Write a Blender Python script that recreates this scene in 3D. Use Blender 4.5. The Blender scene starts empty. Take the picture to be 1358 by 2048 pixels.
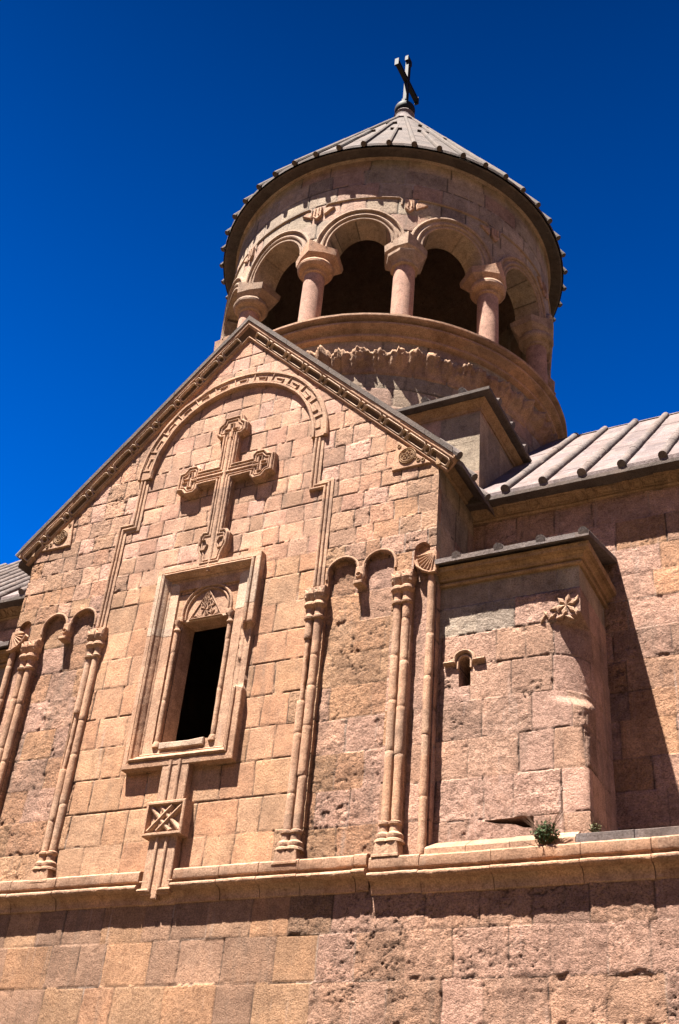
import bpy, bmesh, math, random
import numpy as np
from mathutils import Vector, Euler
PI = math.pi
R = math.radians
sc = bpy.context.scene
COL = sc.collection

# ------------------------------------------------------------------ camera
cam_d = bpy.data.cameras.new('camera'); cam = bpy.data.objects.new('camera', cam_d); COL.objects.link(cam)
cam.location = (8.369, -11.073, -1.127)
cam.rotation_mode = 'XYZ'
cam.rotation_euler = (R(124.457), R(-4.610), R(26.658))
cam_d.sensor_fit = 'VERTICAL'; cam_d.sensor_height = 36.0; cam_d.sensor_width = 36.0
cam_d.lens = 36.0 * 2232.4 / 2048.0
cam_d.clip_start = 0.1; cam_d.clip_end = 2000
sc.camera = cam
sc.render.resolution_x = 679; sc.render.resolution_y = 1024
# ------------------------------------------------------------------ light
SUN = Vector((0.178, 0.378, -1.0)).normalized()          # travel direction of the light
elev = math.asin(-SUN.z); azim = math.atan2(-SUN.x, -SUN.y)   # azimuth of the sun seen from +Y, clockwise
wd = bpy.data.worlds.new('World'); sc.world = wd; wd.use_nodes = True
nt = wd.node_tree; nt.nodes.clear()
sky = nt.nodes.new('ShaderNodeTexSky'); sky.sky_type = 'NISHITA'; sky.sun_disc = False
sky.sun_elevation = elev; sky.sun_rotation = azim; sky.altitude = 1500; sky.air_density = 1.0; sky.dust_density = 0.2; sky.ozone_density = 4.0
gam = nt.nodes.new('ShaderNodeGamma'); gam.inputs[1].default_value = 1.0
hs = nt.nodes.new('ShaderNodeHueSaturation'); hs.inputs['Hue'].default_value = .518; hs.inputs['Saturation'].default_value = 1.5; hs.inputs['Value'].default_value = 0.79
bg = nt.nodes.new('ShaderNodeBackground'); bg.inputs[1].default_value = 0.05
wo = nt.nodes.new('ShaderNodeOutputWorld')
nt.links.new(sky.outputs[0], hs.inputs['Color']); nt.links.new(hs.outputs[0], gam.inputs[0]); 
tcw = nt.nodes.new('ShaderNodeTexCoord'); sp = nt.nodes.new('ShaderNodeSeparateXYZ'); nt.links.new(tcw.outputs['Generated'], sp.inputs[0])
mr = nt.nodes.new('ShaderNodeMapRange'); mr.inputs[1].default_value = .5; mr.inputs[2].default_value = .88; mr.inputs[3].default_value = .98; mr.inputs[4].default_value = .29
nt.links.new(sp.outputs[2], mr.inputs[0])
mw = nt.nodes.new('ShaderNodeMix'); mw.data_type = 'RGBA'; mw.blend_type = 'MULTIPLY'; mw.inputs[0].default_value = 1
nt.links.new(gam.outputs[0], mw.inputs[6]); nt.links.new(mr.outputs[0], mw.inputs[7]); nt.links.new(mw.outputs[2], bg.inputs[0]); nt.links.new(bg.outputs[0], wo.inputs[0])
sd = bpy.data.lights.new('sun', 'SUN'); so = bpy.data.objects.new('sun', sd); COL.objects.link(so)
sd.energy = 5.0; sd.angle = R(0.5); sd.color = (1.0, 0.94, 0.85)
so.rotation_euler = SUN.to_track_quat('-Z', 'Y').to_euler(); so.location = (0, -10, 40)
sc.view_settings.view_transform = 'Standard'; sc.view_settings.look = 'None'
sc.view_settings.exposure = 2.62; sc.view_settings.gamma = 1.0

# ------------------------------------------------------------------ numpy noise
def _h(i, j, k):
    n = (i.astype(np.int64) * 374761393 + j.astype(np.int64) * 668265263 + k * 2147483647 + 1274126177) & 0xffffffff
    n = ((n ^ (n >> 13)) * 1274126177) & 0xffffffff
    n = n ^ (n >> 16)
    return (n & 0xffffff) / float(0xffffff)
def vn(x, y, s=0):
    x = np.asarray(x, float); y = np.asarray(y, float)
    xi = np.floor(x); yi = np.floor(y); fx = x - xi; fy = y - yi
    fx = fx * fx * (3 - 2 * fx); fy = fy * fy * (3 - 2 * fy)
    a = _h(xi, yi, s); b = _h(xi + 1, yi, s); c = _h(xi, yi + 1, s); d = _h(xi + 1, yi + 1, s)
    return (a + (b - a) * fx) * (1 - fy) + (c + (d - c) * fx) * fy * 1.0
def fbm(x, y, o=3, s=0):
    t = 0; a = 1; n = 0
    for i in range(o):
        t = t + a * vn(x * 2 ** i + 7.3 * i, y * 2 ** i + 3.1 * i, s + i * 13); n += a; a *= .55
    return t / n - .5
def n3(P, f, s=0):     # cheap 3-D noise from three planar slices
    x, y, z = P[..., 0] * f, P[..., 1] * f, P[..., 2] * f
    return (vn(x + z * .37, y - z * .61, s) + vn(y + x * .41, z + 5.2, s + 5) + vn(z - y * .33, x + 9.1, s + 9)) / 3 - .5
def ss(a, b, x): t = np.clip((x - a) / (b - a), 0, 1); return t * t * (3 - 2 * t)

# ------------------------------------------------------------------ materials
def new_mat(name):
    m = bpy.data.materials.new(name); m.use_nodes = True; t = m.node_tree; t.nodes.clear()
    out = t.nodes.new('ShaderNodeOutputMaterial'); b = t.nodes.new('ShaderNodeBsdfPrincipled')
    t.links.new(b.outputs[0], out.inputs[0]); b.inputs['Roughness'].default_value = .9
    b.inputs['Specular IOR Level'].default_value = .2
    return m, t, b
def mixc(t, f, a, b, mode='MIX'):
    n = t.nodes.new('ShaderNodeMix'); n.data_type = 'RGBA'; n.blend_type = mode
    for k, v in ((0, f), (6, a), (7, b)):
        if isinstance(v, bpy.types.NodeSocket): t.links.new(v, n.inputs[k])
        elif v is not None: n.inputs[k].default_value = v if k == 0 else (*v, 1)
    return n.outputs[2]
def ramp(t, f, stops):
    n = t.nodes.new('ShaderNodeValToRGB'); t.links.new(f, n.inputs[0]); e = n.color_ramp.elements
    while len(e) < len(stops): e.new(.5)
    for q, (p, c) in zip(e, stops): q.position = p; q.color = (*c, 1) if not isinstance(c, (int, float)) else (c, c, c, 1)
    return n.outputs[0]
def noise(t, vec, scale, detail=4, rough=.6):
    n = t.nodes.new('ShaderNodeTexNoise'); n.inputs['Scale'].default_value = scale; n.inputs['Detail'].default_value = detail
    n.inputs['Roughness'].default_value = rough; t.links.new(vec, n.inputs['Vector']); return n.outputs[0]
def mapping(t, vec, s):
    n = t.nodes.new('ShaderNodeMapping'); n.inputs['Scale'].default_value = s; t.links.new(vec, n.inputs[0]); return n.outputs[0]
def math_(t, op, a, b=None):
    n = t.nodes.new('ShaderNodeMath'); n.operation = op
    for k, v in ((0, a), (1, b)):
        if isinstance(v, bpy.types.NodeSocket): t.links.new(v, n.inputs[k])
        elif v is not None: n.inputs[k].default_value = v
    return n.outputs[0]
def bump(t, b, h, dist, strength=1):
    n = t.nodes.new('ShaderNodeBump'); n.inputs['Distance'].default_value = dist; n.inputs['Strength'].default_value = strength
    t.links.new(h, n.inputs['Height']); t.links.new(n.outputs[0], b.inputs['Normal'])

ALB = .52
def stone(name, tint=None, cells=None, bumpd=.006, stain=.35, streak=.3):
    """weathered tuff: colour attribute (or tint), mottling, streaks, pitting; cells = stone-to-stone change along trims"""
    m, t, b = new_mat(name)
    tc = t.nodes.new('ShaderNodeTexCoord').outputs['Object']
    if tint is None:
        a = t.nodes.new('ShaderNodeAttribute'); a.attribute_name = 'Col'; base = a.outputs['Color']; rg = a.outputs['Alpha']
    else:
        tint = tuple(c * ALB for c in tint); base = mixc(t, 0.0, tint, tint); rg = None
    if cells:
        sn = t.nodes.new('ShaderNodeVectorMath'); sn.operation = 'SNAP'; sn.inputs[1].default_value = cells
        ad = t.nodes.new('ShaderNodeVectorMath'); ad.operation = 'ADD'; ad.inputs[1].default_value = (.171, .093, .127); t.links.new(tc, ad.inputs[0])
        t.links.new(ad.outputs[0], sn.inputs[0])
        wn = t.nodes.new('ShaderNodeTexWhiteNoise'); wn.noise_dimensions = '3D'; t.links.new(sn.outputs[0], wn.inputs[0])
        cc = ramp(t, wn.outputs[0], [(0, (.72, .72, .74)), (.35, (1.02, .93, .85)), (.7, (1, 1.03, 1.05)), (1, (1.22, 1.16, 1.1))])
        base = mixc(t, .75, base, cc, 'MULTIPLY')
    n1 = noise(t, tc, 1.7, 5, .65); n2 = noise(t, tc, 9, 5, .7); n3_ = noise(t, tc, 55, 3, .6)
    base = mixc(t, 1, base, ramp(t, n1, [(.3, (.72, .69, .68)), (.5, (1, 1, 1)), (.70, (1.26, 1.20, 1.14))]), 'MULTIPLY')
    base = mixc(t, 1, base, ramp(t, n2, [(.3, (.70, .66, .64)), (.48, (1, 1, 1)), (.72, (1.2, 1.2, 1.2))]), 'MULTIPLY')
    base = mixc(t, 1, base, ramp(t, n3_, [(.32, (.66, .61, .58)), (.5, (1, 1, 1)), (.68, (1.28, 1.28, 1.28))]), 'MULTIPLY')
    dk = ramp(t, noise(t, mapping(t, tc, (1, 1, 1.7)), 34, 4, .75), [(.36, 1.), (.47, 0.)])
    base = mixc(t, math_(t, 'MULTIPLY', dk, math_(t, 'ADD', math_(t, 'MULTIPLY', rg, .6), .14) if rg else .2), base, (.05, .03, .02))
    st = noise(t, mapping(t, tc, (3.2, 3.2, .42)), 1.6, 5, .62)
    f = ramp(t, st, [(.56, 0.), (.74, 1.)])
    base = mixc(t, math_(t, 'MULTIPLY', f, stain), base, tuple(c * ALB for c in (.17, .125, .095)))
    st2 = noise(t, mapping(t, tc, (4.1, 4.1, .35)), 2.3, 4, .6)
    f2 = ramp(t, st2, [(.62, 0.), (.78, 1.)])
    base = mixc(t, math_(t, 'MULTIPLY', f2, streak), base, tuple(c * ALB for c in (.56, .44, .38)))
    t.links.new(base, b.inputs['Base Color'])
    hh = math_(t, 'ADD', math_(t, 'MULTIPLY', noise(t, tc, 28, 6, .7), 1.0), math_(t, 'MULTIPLY', noise(t, tc, 110, 3, .6), .35))
    v = t.nodes.new('ShaderNodeTexVoronoi'); v.inputs['Scale'].default_value = 45; t.links.new(tc, v.inputs['Vector'])
    pit = ramp(t, v.outputs['Distance'], [(.0, 0.), (.3, 1.)])
    hh = math_(t, 'ADD', hh, math_(t, 'MULTIPLY', pit, .35))
    if rg: hh = math_(t, 'MULTIPLY', hh, math_(t, 'ADD', math_(t, 'MULTIPLY', rg, 1.6), .35))
    bump(t, b, hh, bumpd * (3.0 if rg else 1.5))
    return m
M_WALL = stone('ashlar_tuff', stain=.55, streak=.4)
ORANGE = (.50, .275, .17)
M_TRIM = stone('carved_tuff', (.50, .305, .20), (.62, .9, .57), .005, .25, .25)
M_PALE = stone('pale_carved_tuff', (.58, .42, .31), (.8, 1.2, .7), .004, .12, .2)
M_OCHRE = stone('ochre_stained_tuff', (.38, .235, .13), (.71, .83, 1.3), .006, .45, .2)
M_DRUM = stone('drum_tuff', (.43, .30, .215), (.63, .77, .9), .005, .3, .2)
M_DARK = stone('dark_roof_stone', (.115, .088, .076), (.55, .55, .7), .006, .3, .2)
M_RIB = stone('roof_tile_stone', (.175, .14, .13), (.5, .5, .6), .006, .3, .35)
M_ROOF = stone('pink_roof_slab', (.205, .158, .155), (.55, .55, .5), .007, .55, .8)
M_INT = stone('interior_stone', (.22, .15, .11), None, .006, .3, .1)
def plain(name, col, rough=.6, spec=.3, metal=0):
    m, t, b = new_mat(name)
    tc = t.nodes.new('ShaderNodeTexCoord').outputs['Object']
    c = mixc(t, 1, col, ramp(t, noise(t, tc, 14), [(.3, (.75, .75, .75)), (.7, (1.2, 1.2, 1.2))]), 'MULTIPLY')
    t.links.new(c, b.inputs['Base Color']); b.inputs['Roughness'].default_value = rough
    b.inputs['Specular IOR Level'].default_value = spec; b.inputs['Metallic'].default_value = metal
    return m
M_CONE = stone('cone_roof_slab', (.115, .088, .08), (.5, .5, .45), .007, .6, .4)
M_IRON = plain('dark_iron', (.008, .007, .007), .7, .15, 0)
M_LEAF = plain('leaf_green', (.03, .055, .014), .7)
M_LEAF2 = plain('leaf_olive', (.07, .065, .022), .7)
M_TWIG = plain('dry_twig', (.11, .06, .035), .8)

# ------------------------------------------------------------------ object helpers
def obj(name, me, mat, parent, **props):
    o = bpy.data.objects.new(name, me); COL.objects.link(o)
    if mat: me.materials.append(mat)
    if parent is not None: o.parent = parent
    for k, v in props.items(): o[k] = v
    return o
def mk(name, V, F, mat, parent, col=None, sharp=32, smooth=True, label=None):
    """V (n,3); F list of polygons or an (m,4) array"""
    me = bpy.data.meshes.new(name)
    V = np.asarray(V, float)
    if isinstance(F, np.ndarray):
        me.vertices.add(len(V)); me.vertices.foreach_set('co', V.ravel())
        m = len(F); me.loops.add(m * 4); me.loops.foreach_set('vertex_index', F.ravel().astype(np.int32))
        me.polygons.add(m); me.polygons.foreach_set('loop_start', np.arange(0, m * 4, 4, dtype=np.int32))
        me.update(calc_edges=True)
    else:
        me.from_pydata([tuple(v) for v in V], [], F); me.update()
    me.validate()
    if col is not None:
        at = me.color_attributes.new('Col', 'FLOAT_COLOR', 'POINT')
        c = np.ones((len(V), 4)); c[:, :3] = col[:, :3] * ALB; c[:, 3] = col[:, 3] if col.shape[1] > 3 else .3; at.data.foreach_set('color', c.ravel())
    me.polygons.foreach_set('use_smooth', np.full(len(me.polygons), smooth))
    if smooth and sharp: me.set_sharp_from_angle(angle=R(sharp))
    o = obj(name, me, mat, parent)
    if label: o['label'] = label
    return o
class Acc:
    """collects pieces that become ONE mesh"""
    def __init__(s): s.V = []; s.F = []; s.n = 0
    def add(s, V, F):
        V = np.asarray(V, float).reshape(-1, 3); s.V.append(V); s.F += [tuple(int(i) + s.n for i in f) for f in F]; s.n += len(V); return s
    def build(s, name, mat, parent, age=0., freq=9, **k):
        V = np.vstack(s.V)
        if age: V = aged(V, age, freq)
        return mk(name, V, s.F, mat, parent, **k)
def aged(V, amp, f=9):
    d = np.stack([n3(V, f, 3) + .5 * n3(V, f * 2.7, 4), n3(V, f, 17) + .5 * n3(V, f * 2.7, 24), n3(V, f, 31) + .5 * n3(V, f * 2.7, 44)], -1)
    return V + d * amp * 2
def flat_map(y0=0., mir=1):     # wall plane facing -y : (u,v,p) -> xyz
    return lambda u, v, p: np.stack([mir * np.asarray(u, float) + 0 * np.asarray(p), y0 - np.asarray(p, float) + 0 * np.asarray(u), np.asarray(v, float) + 0 * np.asarray(u)], -1)
def side_map(x0, s=1):          # wall plane facing +x (s=1) or -x: u = y
    return lambda u, v, p: np.stack([x0 + s * np.asarray(p, float) + 0 * np.asarray(u), np.asarray(u, float) + 0 * np.asarray(p), np.asarray(v, float) + 0 * np.asarray(u)], -1)
YC = 4.888
def cyl_map(r):                 # u = arc length at radius r, theta = 0 faces the camera side (-y), positive to +x
    def f(u, v, p):
        th = np.asarray(u, float) / r; rr = r + np.asarray(p, float)
        return np.stack([rr * np.sin(th), YC - rr * np.cos(th), np.asarray(v, float) + 0 * th], -1)
    return f
def offs(path, closed):
    """left-hand mitre vectors for a polyline"""
    P = np.asarray(path, float); n = len(P); D = []
    for i in range(n):
        a = P[i] - P[i - 1] if (i > 0 or closed) else P[i + 1] - P[i]
        b = P[(i + 1) % n] - P[i] if (i < n - 1 or closed) else P[i] - P[i - 1]
        a = a / (np.hypot(*a) + 1e-9); b = b / (np.hypot(*b) + 1e-9)
        na = np.array([-a[1], a[0]]); nb = np.array([-b[1], b[0]]); m = na + nb
        L = m @ m
        D.append(m / max(L / 2, .25) if L > 1e-6 else na)
    return P, np.array(D)
def sweep(path, prof, M, closed=False, step=.06, cap=True):
    """prof: list of (across, out)."""
    P, D = offs(path, closed); n = len(P)
    idx = []
    for i in range(n if closed else n - 1):
        j = (i + 1) % n; k = max(1, int(np.hypot(*(P[j] - P[i])) / step))
        for q in range(k): idx.append((i, j, q / k))
    if not closed: idx.append((n - 1, n - 1, 0))
    I = np.array([a for a, b, c in idx]); J = np.array([b for a, b, c in idx]); T = np.array([c for a, b, c in idx])[:, None]
    A = P[I] * (1 - T) + P[J] * T; B = D[I] * (1 - T) + D[J] * T
    pr = np.asarray(prof, float); m = len(pr)
    U = A[:, None, 0] + B[:, None, 0] * pr[None, :, 0]; V = A[:, None, 1] + B[:, None, 1] * pr[None, :, 0]
    W = np.broadcast_to(pr[None, :, 1], U.shape)
    X = M(U, V, W).reshape(-1, 3); L = len(A); F = []
    for i in range(L if closed else L - 1):
        j = (i + 1) % L
        for k in range(m - 1): F.append((i * m + k, i * m + k + 1, j * m + k + 1, j * m + k))
    if cap and not closed: F.append(tuple(range(m))[::-1]); F.append(tuple((L - 1) * m + k for k in range(m)))
    return X, F
def roll(w, h, base=0., n=6, c=0.):   # half-round profile of width w, height h
    return [(c - w / 2, base - .02)] + [(c - w / 2 * math.cos(PI * i / n), base + h * math.sin(PI * i / n)) for i in range(n + 1)] + [(c + w / 2, base - .02)]
def prism(poly, p0, p1, M, ch=.008, step=None):
    P = np.asarray(poly, float)
    area = .5 * np.sum(P[:, 0] * np.roll(P[:, 1], -1) - np.roll(P[:, 0], -1) * P[:, 1])
    if area < 0: P = P[::-1]
    if step:
        Q = []
        for a, b in zip(P, np.roll(P, -1, 0)):
            k = max(1, int(np.hypot(*(b - a)) / step)); Q += [a + (b - a) * q / k for q in range(k)]
        P = np.array(Q)
    _, D = offs(P, True); n = len(P); Q = P + D * ch
    X = np.vstack([M(P[:, 0], P[:, 1], np.full(n, p0)), M(P[:, 0], P[:, 1], np.full(n, p1 - ch)), M(Q[:, 0], Q[:, 1], np.full(n, p1))])
    F = []
    for l in range(2):
        for i in range(n): j = (i + 1) % n; F.append((l * n + i, l * n + j, (l + 1) * n + j, (l + 1) * n + i))
    F.append(tuple(2 * n + i for i in range(n)))
    return X, F
def lathe(c, prof, n=20, a0=0, a1=2 * PI, sq=1.0, rot=0.):
    """prof list of (r,z) ; c=(x,y)"""
    full = abs(a1 - a0 - 2 * PI) < 1e-6; m = len(prof); X = []; F = []; N = n if full else n + 1
    for i in range(N):
        a = a0 + (a1 - a0) * i / n
        for r, z in prof: X.append((c[0] + r * math.sin(a + rot), c[1] - r * math.cos(a + rot) * sq, z))
    for i in range(N if full else N - 1):
        j = (i + 1) % N
        for k in range(m - 1): F.append((i * m + k, j * m + k, j * m + k + 1, i * m + k + 1))
    if full:
        F.append(tuple(i * m + m - 1 for i in range(N))); F.append(tuple(i * m for i in range(N))[::-1])
    return X, F
def box(x0, x1, y0, y1, z0, z1):
    X = [(x, y, z) for x in (x0, x1) for y in (y0, y1) for z in (z0, z1)]
    return X, [(0, 1, 3, 2), (4, 6, 7, 5), (0, 4, 5, 1), (2, 3, 7, 6), (0, 2, 6, 4), (1, 5, 7, 3)]
def tube(pts, r, n=10, r1=None, caps=True):
    pts = [Vector(p) for p in pts]; X = []; F = []; m = len(pts)
    for i, p in enumerate(pts):
        d = (pts[min(i + 1, m - 1)] - pts[max(i - 1, 0)]).normalized()
        a = d.cross(Vector((0, 0, 1))); a = a.normalized() if a.length > .05 else Vector((1, 0, 0)); b = d.cross(a)
        rr = r if r1 is None else r + (r1 - r) * i / (m - 1)
        for k in range(n): q = p + (a * math.cos(2 * PI * k / n) + b * math.sin(2 * PI * k / n)) * rr; X.append(tuple(q))
    for i in range(m - 1):
        for k in range(n): l = (k + 1) % n; F.append((i * n + k, i * n + l, (i + 1) * n + l, (i + 1) * n + k))
    if caps: F.append(tuple(range(n))[::-1]); F.append(tuple((m - 1) * n + k for k in range(n)))
    return X, F
def arc(cx, cz, r, a0, a1, n=14): return [(cx + r * math.cos(R(a0 + (a1 - a0) * i / n)), cz + r * math.sin(R(a0 + (a1 - a0) * i / n))) for i in range(n + 1)]

# ------------------------------------------------------------------ masonry
PINK = np.array([(.52, .30, .215), (.55, .335, .255), (.50, .31, .235), (.45, .27, .20), (.56, .35, .25), (.48, .275, .19), (.40, .265, .19), (.58, .37, .28)])
ORNG = np.array([(.52, .285, .17), (.50, .27, .17), (.54, .32, .20), (.47, .27, .165), (.45, .29, .175), (.55, .31, .20), (.49, .255, .155)])
FLESH = np.array([(.55, .31, .215), (.58, .345, .245), (.52, .28, .19), (.46, .27, .18), (.60, .37, .26), (.48, .31, .20), (.53, .29, .215), (.43, .25, .18), (.62, .42, .32)])
TAN = np.array([(.44, .285, .185), (.47, .29, .185), (.42, .26, .175), (.48, .31, .21), (.45, .27, .175)])
GREY = np.array([(.36, .27, .21), (.40, .29, .23), (.33, .235, .19), (.43, .30, .23), (.42, .25, .20)])
for P_, w_ in ((PINK, .85), (ORNG, .8), (TAN, .7), (GREY, .9), (FLESH, .85)):
    P_[:] = P_.mean(0) * (1 - w_) + P_ * w_; P_[:, 1] *= .985; P_[:, 2] *= .92
for P_ in (PINK, ORNG, TAN, FLESH): P_[:, 1] = np.minimum(P_[:, 1], .585 * P_[:, 0]); P_[:, 2] = np.minimum(P_[:, 2], .43 * P_[:, 0])
GREY[:, 1] *= 1.06; GREY[:, 2] *= 1.04
def inside(poly, U, V):
    P = np.asarray(poly); r = np.zeros(U.shape, bool); x0, y0 = P[-1]
    for x1, y1 in P:
        if y0 != y1:
            c = ((y1 > V) != (y0 > V)) & (U < (x0 - x1) * (V - y1) / (y0 - y1) + x1); r ^= c
        x0, y0 = x1, y1
    return r
def masonry(name, parent, M, u0, u1, v0, v1, res, rh=.48, bw=(.35, .8), inc=None, holes=(), pal=None, seed=1, rough=1., skirt=.0,
            rowz=None, mat=None, open_=1., roughfn=None, post=None, label=None, depthj=.0035):
    rng = np.random.RandomState(seed)
    nu = int(round((u1 - u0) / res)) + 1; nv = int(round((v1 - v0) / res)) + 1
    u = np.linspace(u0, u1, nu); v = np.linspace(v0, v1, nv); U, V = np.meshgrid(u, v, indexing='ij')
    # rows and blocks
    if rowz is None:
        rowz = [v0 - rng.uniform(0, .5) * rh]
        while rowz[-1] < v1: rowz.append(rowz[-1] + rh * rng.uniform(.86, 1.14))
    rowz = np.array(rowz)
    Vd = V + .012 * fbm(U * 1.2, V * 3, 2, seed + 3) + .012 * fbm(U * 9, V * 9, 2, seed + 4)
    ri = np.clip(np.searchsorted(rowz, Vd) - 1, 0, len(rowz) - 2)
    H = np.zeros(U.shape); C = np.zeros(U.shape + (3,)); RG = np.zeros(U.shape)
    Ud0 = U + .014 * fbm(U * 3, V * 1.5, 2, seed + 7) + .012 * fbm(U * 10, V * 10, 2, seed + 8)
    for i in range(len(rowz) - 1):
        m = ri == i
        h = rowz[i + 1] - rowz[i]
        b = [u0 - rng.uniform(0, .6)]
        bwr = bw(.5 * (rowz[i] + rowz[i + 1])) if callable(bw) else bw
        while b[-1] < u1: b.append(b[-1] + rng.uniform(*bwr))
        b = np.array(b); nb = len(b) - 1
        lean = rng.uniform(-.025, .025, nb + 1)
        cen = .5 * (b[1:] + b[:-1]); vc = .5 * (rowz[i] + rowz[i + 1])
        cols = np.array([(pal(c, vc) if callable(pal) else pal)[0:] [rng.randint(len(pal(c, vc) if callable(pal) else pal))] for c in cen]) * rng.uniform(.84, 1.13, (nb, 1))
        dep = rng.uniform(-1, 1, nb) * depthj; tx = rng.uniform(-1, 1, nb) * .006; ty = rng.uniform(-1, 1, nb) * .008
        rg = rng.uniform(.15, 1., nb) ** 1.3 * rough
        if roughfn: rg = np.array([roughfn(c, vc) * rng.uniform(.6, 1.4) for c in cen])
        opv = np.minimum(rng.uniform(.42, 1.1, nb + 1) * open_, 1.15); oph = np.minimum(rng.uniform(.48, 1.1, nb) * open_, 1.15); oph2 = oph * 0
        if not m.any(): continue
        uu = Ud0[m]; vv = Vd[m]
        t = (vv - rowz[i]) / h - .5
        bi = np.clip(np.searchsorted(b, uu) - 1, 0, nb - 1)
        L = b[bi] + lean[bi] * t; Rr = b[bi + 1] + lean[bi + 1] * t
        dl = np.abs(uu - L); dr = np.abs(Rr - uu); db = vv - rowz[i]; dt = rowz[i + 1] - vv
        w = max(.006, res * .52)
        J = np.maximum.reduce([np.exp(-(dl / w) ** 2) * opv[bi], np.exp(-(dr / w) ** 2) * opv[bi + 1], np.exp(-(db / w) ** 2) * oph[bi], np.exp(-(dt / w) ** 2) * oph2[bi]])
        e = np.minimum.reduce([dl, dr, db, dt])
        su = U[m]; sv = V[m]
        chip = ss(.13, .28, fbm(su * 5, sv * 5, 4, seed + 21)) * ss(.045, .0, e - .05 * (fbm(su * 16, sv * 16, 3, 5) + .3)) * rg[bi]
        hh = dep[bi] + tx[bi] * (uu - cen[bi]) + ty[bi] * t * h 
        H[m] = hh - .014 * J - .016 * chip
        c = cols[bi]
        k = np.clip(J * 1.25 - .16, 0, 1)[:, None] * .85
        lightj = (vn(su * 1.3, sv * 1.3, seed + 40) > .72)[:, None]
        jc = np.where(lightj, np.array([[.45, .36, .30]]), np.array([[.05, .038, .03]]))
        C[m] = c * (1 - k) + jc * k
        RG[m] = rg[bi]
    n1 = fbm(U * 13, V * 13, 4, seed + 50); n2 = fbm(U * 4 + 30, V * 4, 3, seed + 60)
    dirn = fbm(U * 18 + V * 9, V * 7 - U * 4, 3, seed + 70)
    rough_h = (np.abs(n1) * -2 + .5) * .011 + n2 * .012 + dirn * .010
    pit = ss(.7, .85, vn(U * 30, V * 30, seed + 80)) * ss(.62, .8, vn(U * 2.1, V * 2.1, seed + 81)) * .008
    H += RG * (rough_h - pit) + n2 * .003
    C *= (1 + .35 * n2[..., None] * np.array([.95, 1., 1.05]))
    C *= 1 - .25 * RG[..., None] * ss(.0, .35, np.abs(n1))[..., None] * .5
    cr = np.abs(fbm(U * 3.1 + V * 1.2, V * 5.2 - U * 1.5, 4, seed + 90)); crm = ss(.48, .72, vn(U * 1.7, V * 1.7, seed + 91)) * np.clip(RG, 0, 1)
    cr = (1 - ss(.0, .022, cr)) * crm
    H -= .016 * cr; C *= (1 - .62 * cr[..., None])
    H += RG * .022 * (np.abs(fbm(U * 5, V * 6, 2, seed + 95)) - .1) * ss(.3, .6, RG)
    C = np.clip(C, .02, .8)
    # mask
    UC = .25 * (U[:-1, :-1] + U[1:, :-1] + U[:-1, 1:] + U[1:, 1:]); VC = .25 * (V[:-1, :-1] + V[1:, :-1] + V[:-1, 1:] + V[1:, 1:])
    keep = np.ones(UC.shape, bool)
    if inc is not None: keep &= inside(inc, UC, VC)
    for hpoly in holes: keep &= ~inside(hpoly, UC, VC)
    ids = np.arange(nu * nv).reshape(nu, nv)
    q = np.stack([ids[:-1, :-1], ids[1:, :-1], ids[1:, 1:], ids[:-1, 1:]], -1)[keep]
    Uf, Vf, Hf = U.ravel().copy(), V.ravel().copy(), H.ravel().copy(); Cf = np.concatenate([C.reshape(-1, 3), np.clip(RG, 0, 1.2).reshape(-1, 1)], 1)
    ed = np.vstack([q[:, [0, 1]], q[:, [1, 2]], q[:, [2, 3]], q[:, [3, 0]]]); es = np.sort(ed, 1)
    key = es[:, 0] * (nu * nv) + es[:, 1]; uk, inv, cnt = np.unique(key, return_inverse=True, return_counts=True)
    bd = ed[cnt[inv] == 1]; bv = np.unique(bd)
    polys = ([inc] if inc is not None else []) + list(holes)
    if polys and len(bv):
        best = np.full(len(bv), 1e9); bu, bw_ = Uf[bv].copy(), Vf[bv].copy()
        for P in polys:
            P = np.asarray(P, float)
            for a, b2 in zip(P, np.roll(P, -1, 0)):
                d = b2 - a; L2 = d @ d
                if L2 < 1e-9: continue
                t = np.clip(((Uf[bv] - a[0]) * d[0] + (Vf[bv] - a[1]) * d[1]) / L2, 0, 1)
                px, py = a[0] + t * d[0], a[1] + t * d[1]; ds = np.hypot(px - Uf[bv], py - Vf[bv])
                s = ds < best; best[s] = ds[s]; bu[s] = px[s]; bw_[s] = py[s]
        s = best < res * 1.6; Uf[bv[s]] = bu[s]; Vf[bv[s]] = bw_[s]
    used = np.unique(q); rm = np.full(nu * nv, -1); rm[used] = np.arange(len(used)); q = rm[q]; bd = rm[bd]
    Uf, Vf, Hf, Cf = Uf[used], Vf[used], Hf[used], Cf[used]
    if post: Uf, Vf, Hf = post(Uf, Vf, Hf)
    X = M(Uf, Vf, Hf)
    if skirt:
        bvv = np.unique(bd); r2 = np.full(len(Uf), -1); r2[bvv] = np.arange(len(bvv)) + len(Uf)
        X2 = M(Uf[bvv], Vf[bvv], np.full(len(bvv), -skirt)); X = np.vstack([X, X2]); Cf = np.vstack([Cf, Cf[bvv]])
        q = np.vstack([q, np.stack([bd[:, 1], bd[:, 0], r2[bd[:, 0]], r2[bd[:, 1]]], -1)])
    return mk(name, X, q, mat or M_WALL, parent, col=Cf, sharp=50 if skirt else 0, label=label)

# ------------------------------------------------------------------ ground
g = mk('ground', [(-600, -600, -2.8), (600, -600, -2.8), (600, 600, -2.8), (-600, 600, -2.8)], [(0, 1, 2, 3)],
       stone('dusty_ground', (.13, .10, .06), None, .01, .2, .1), None, smooth=False); g['kind'] = 'structure'

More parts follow.
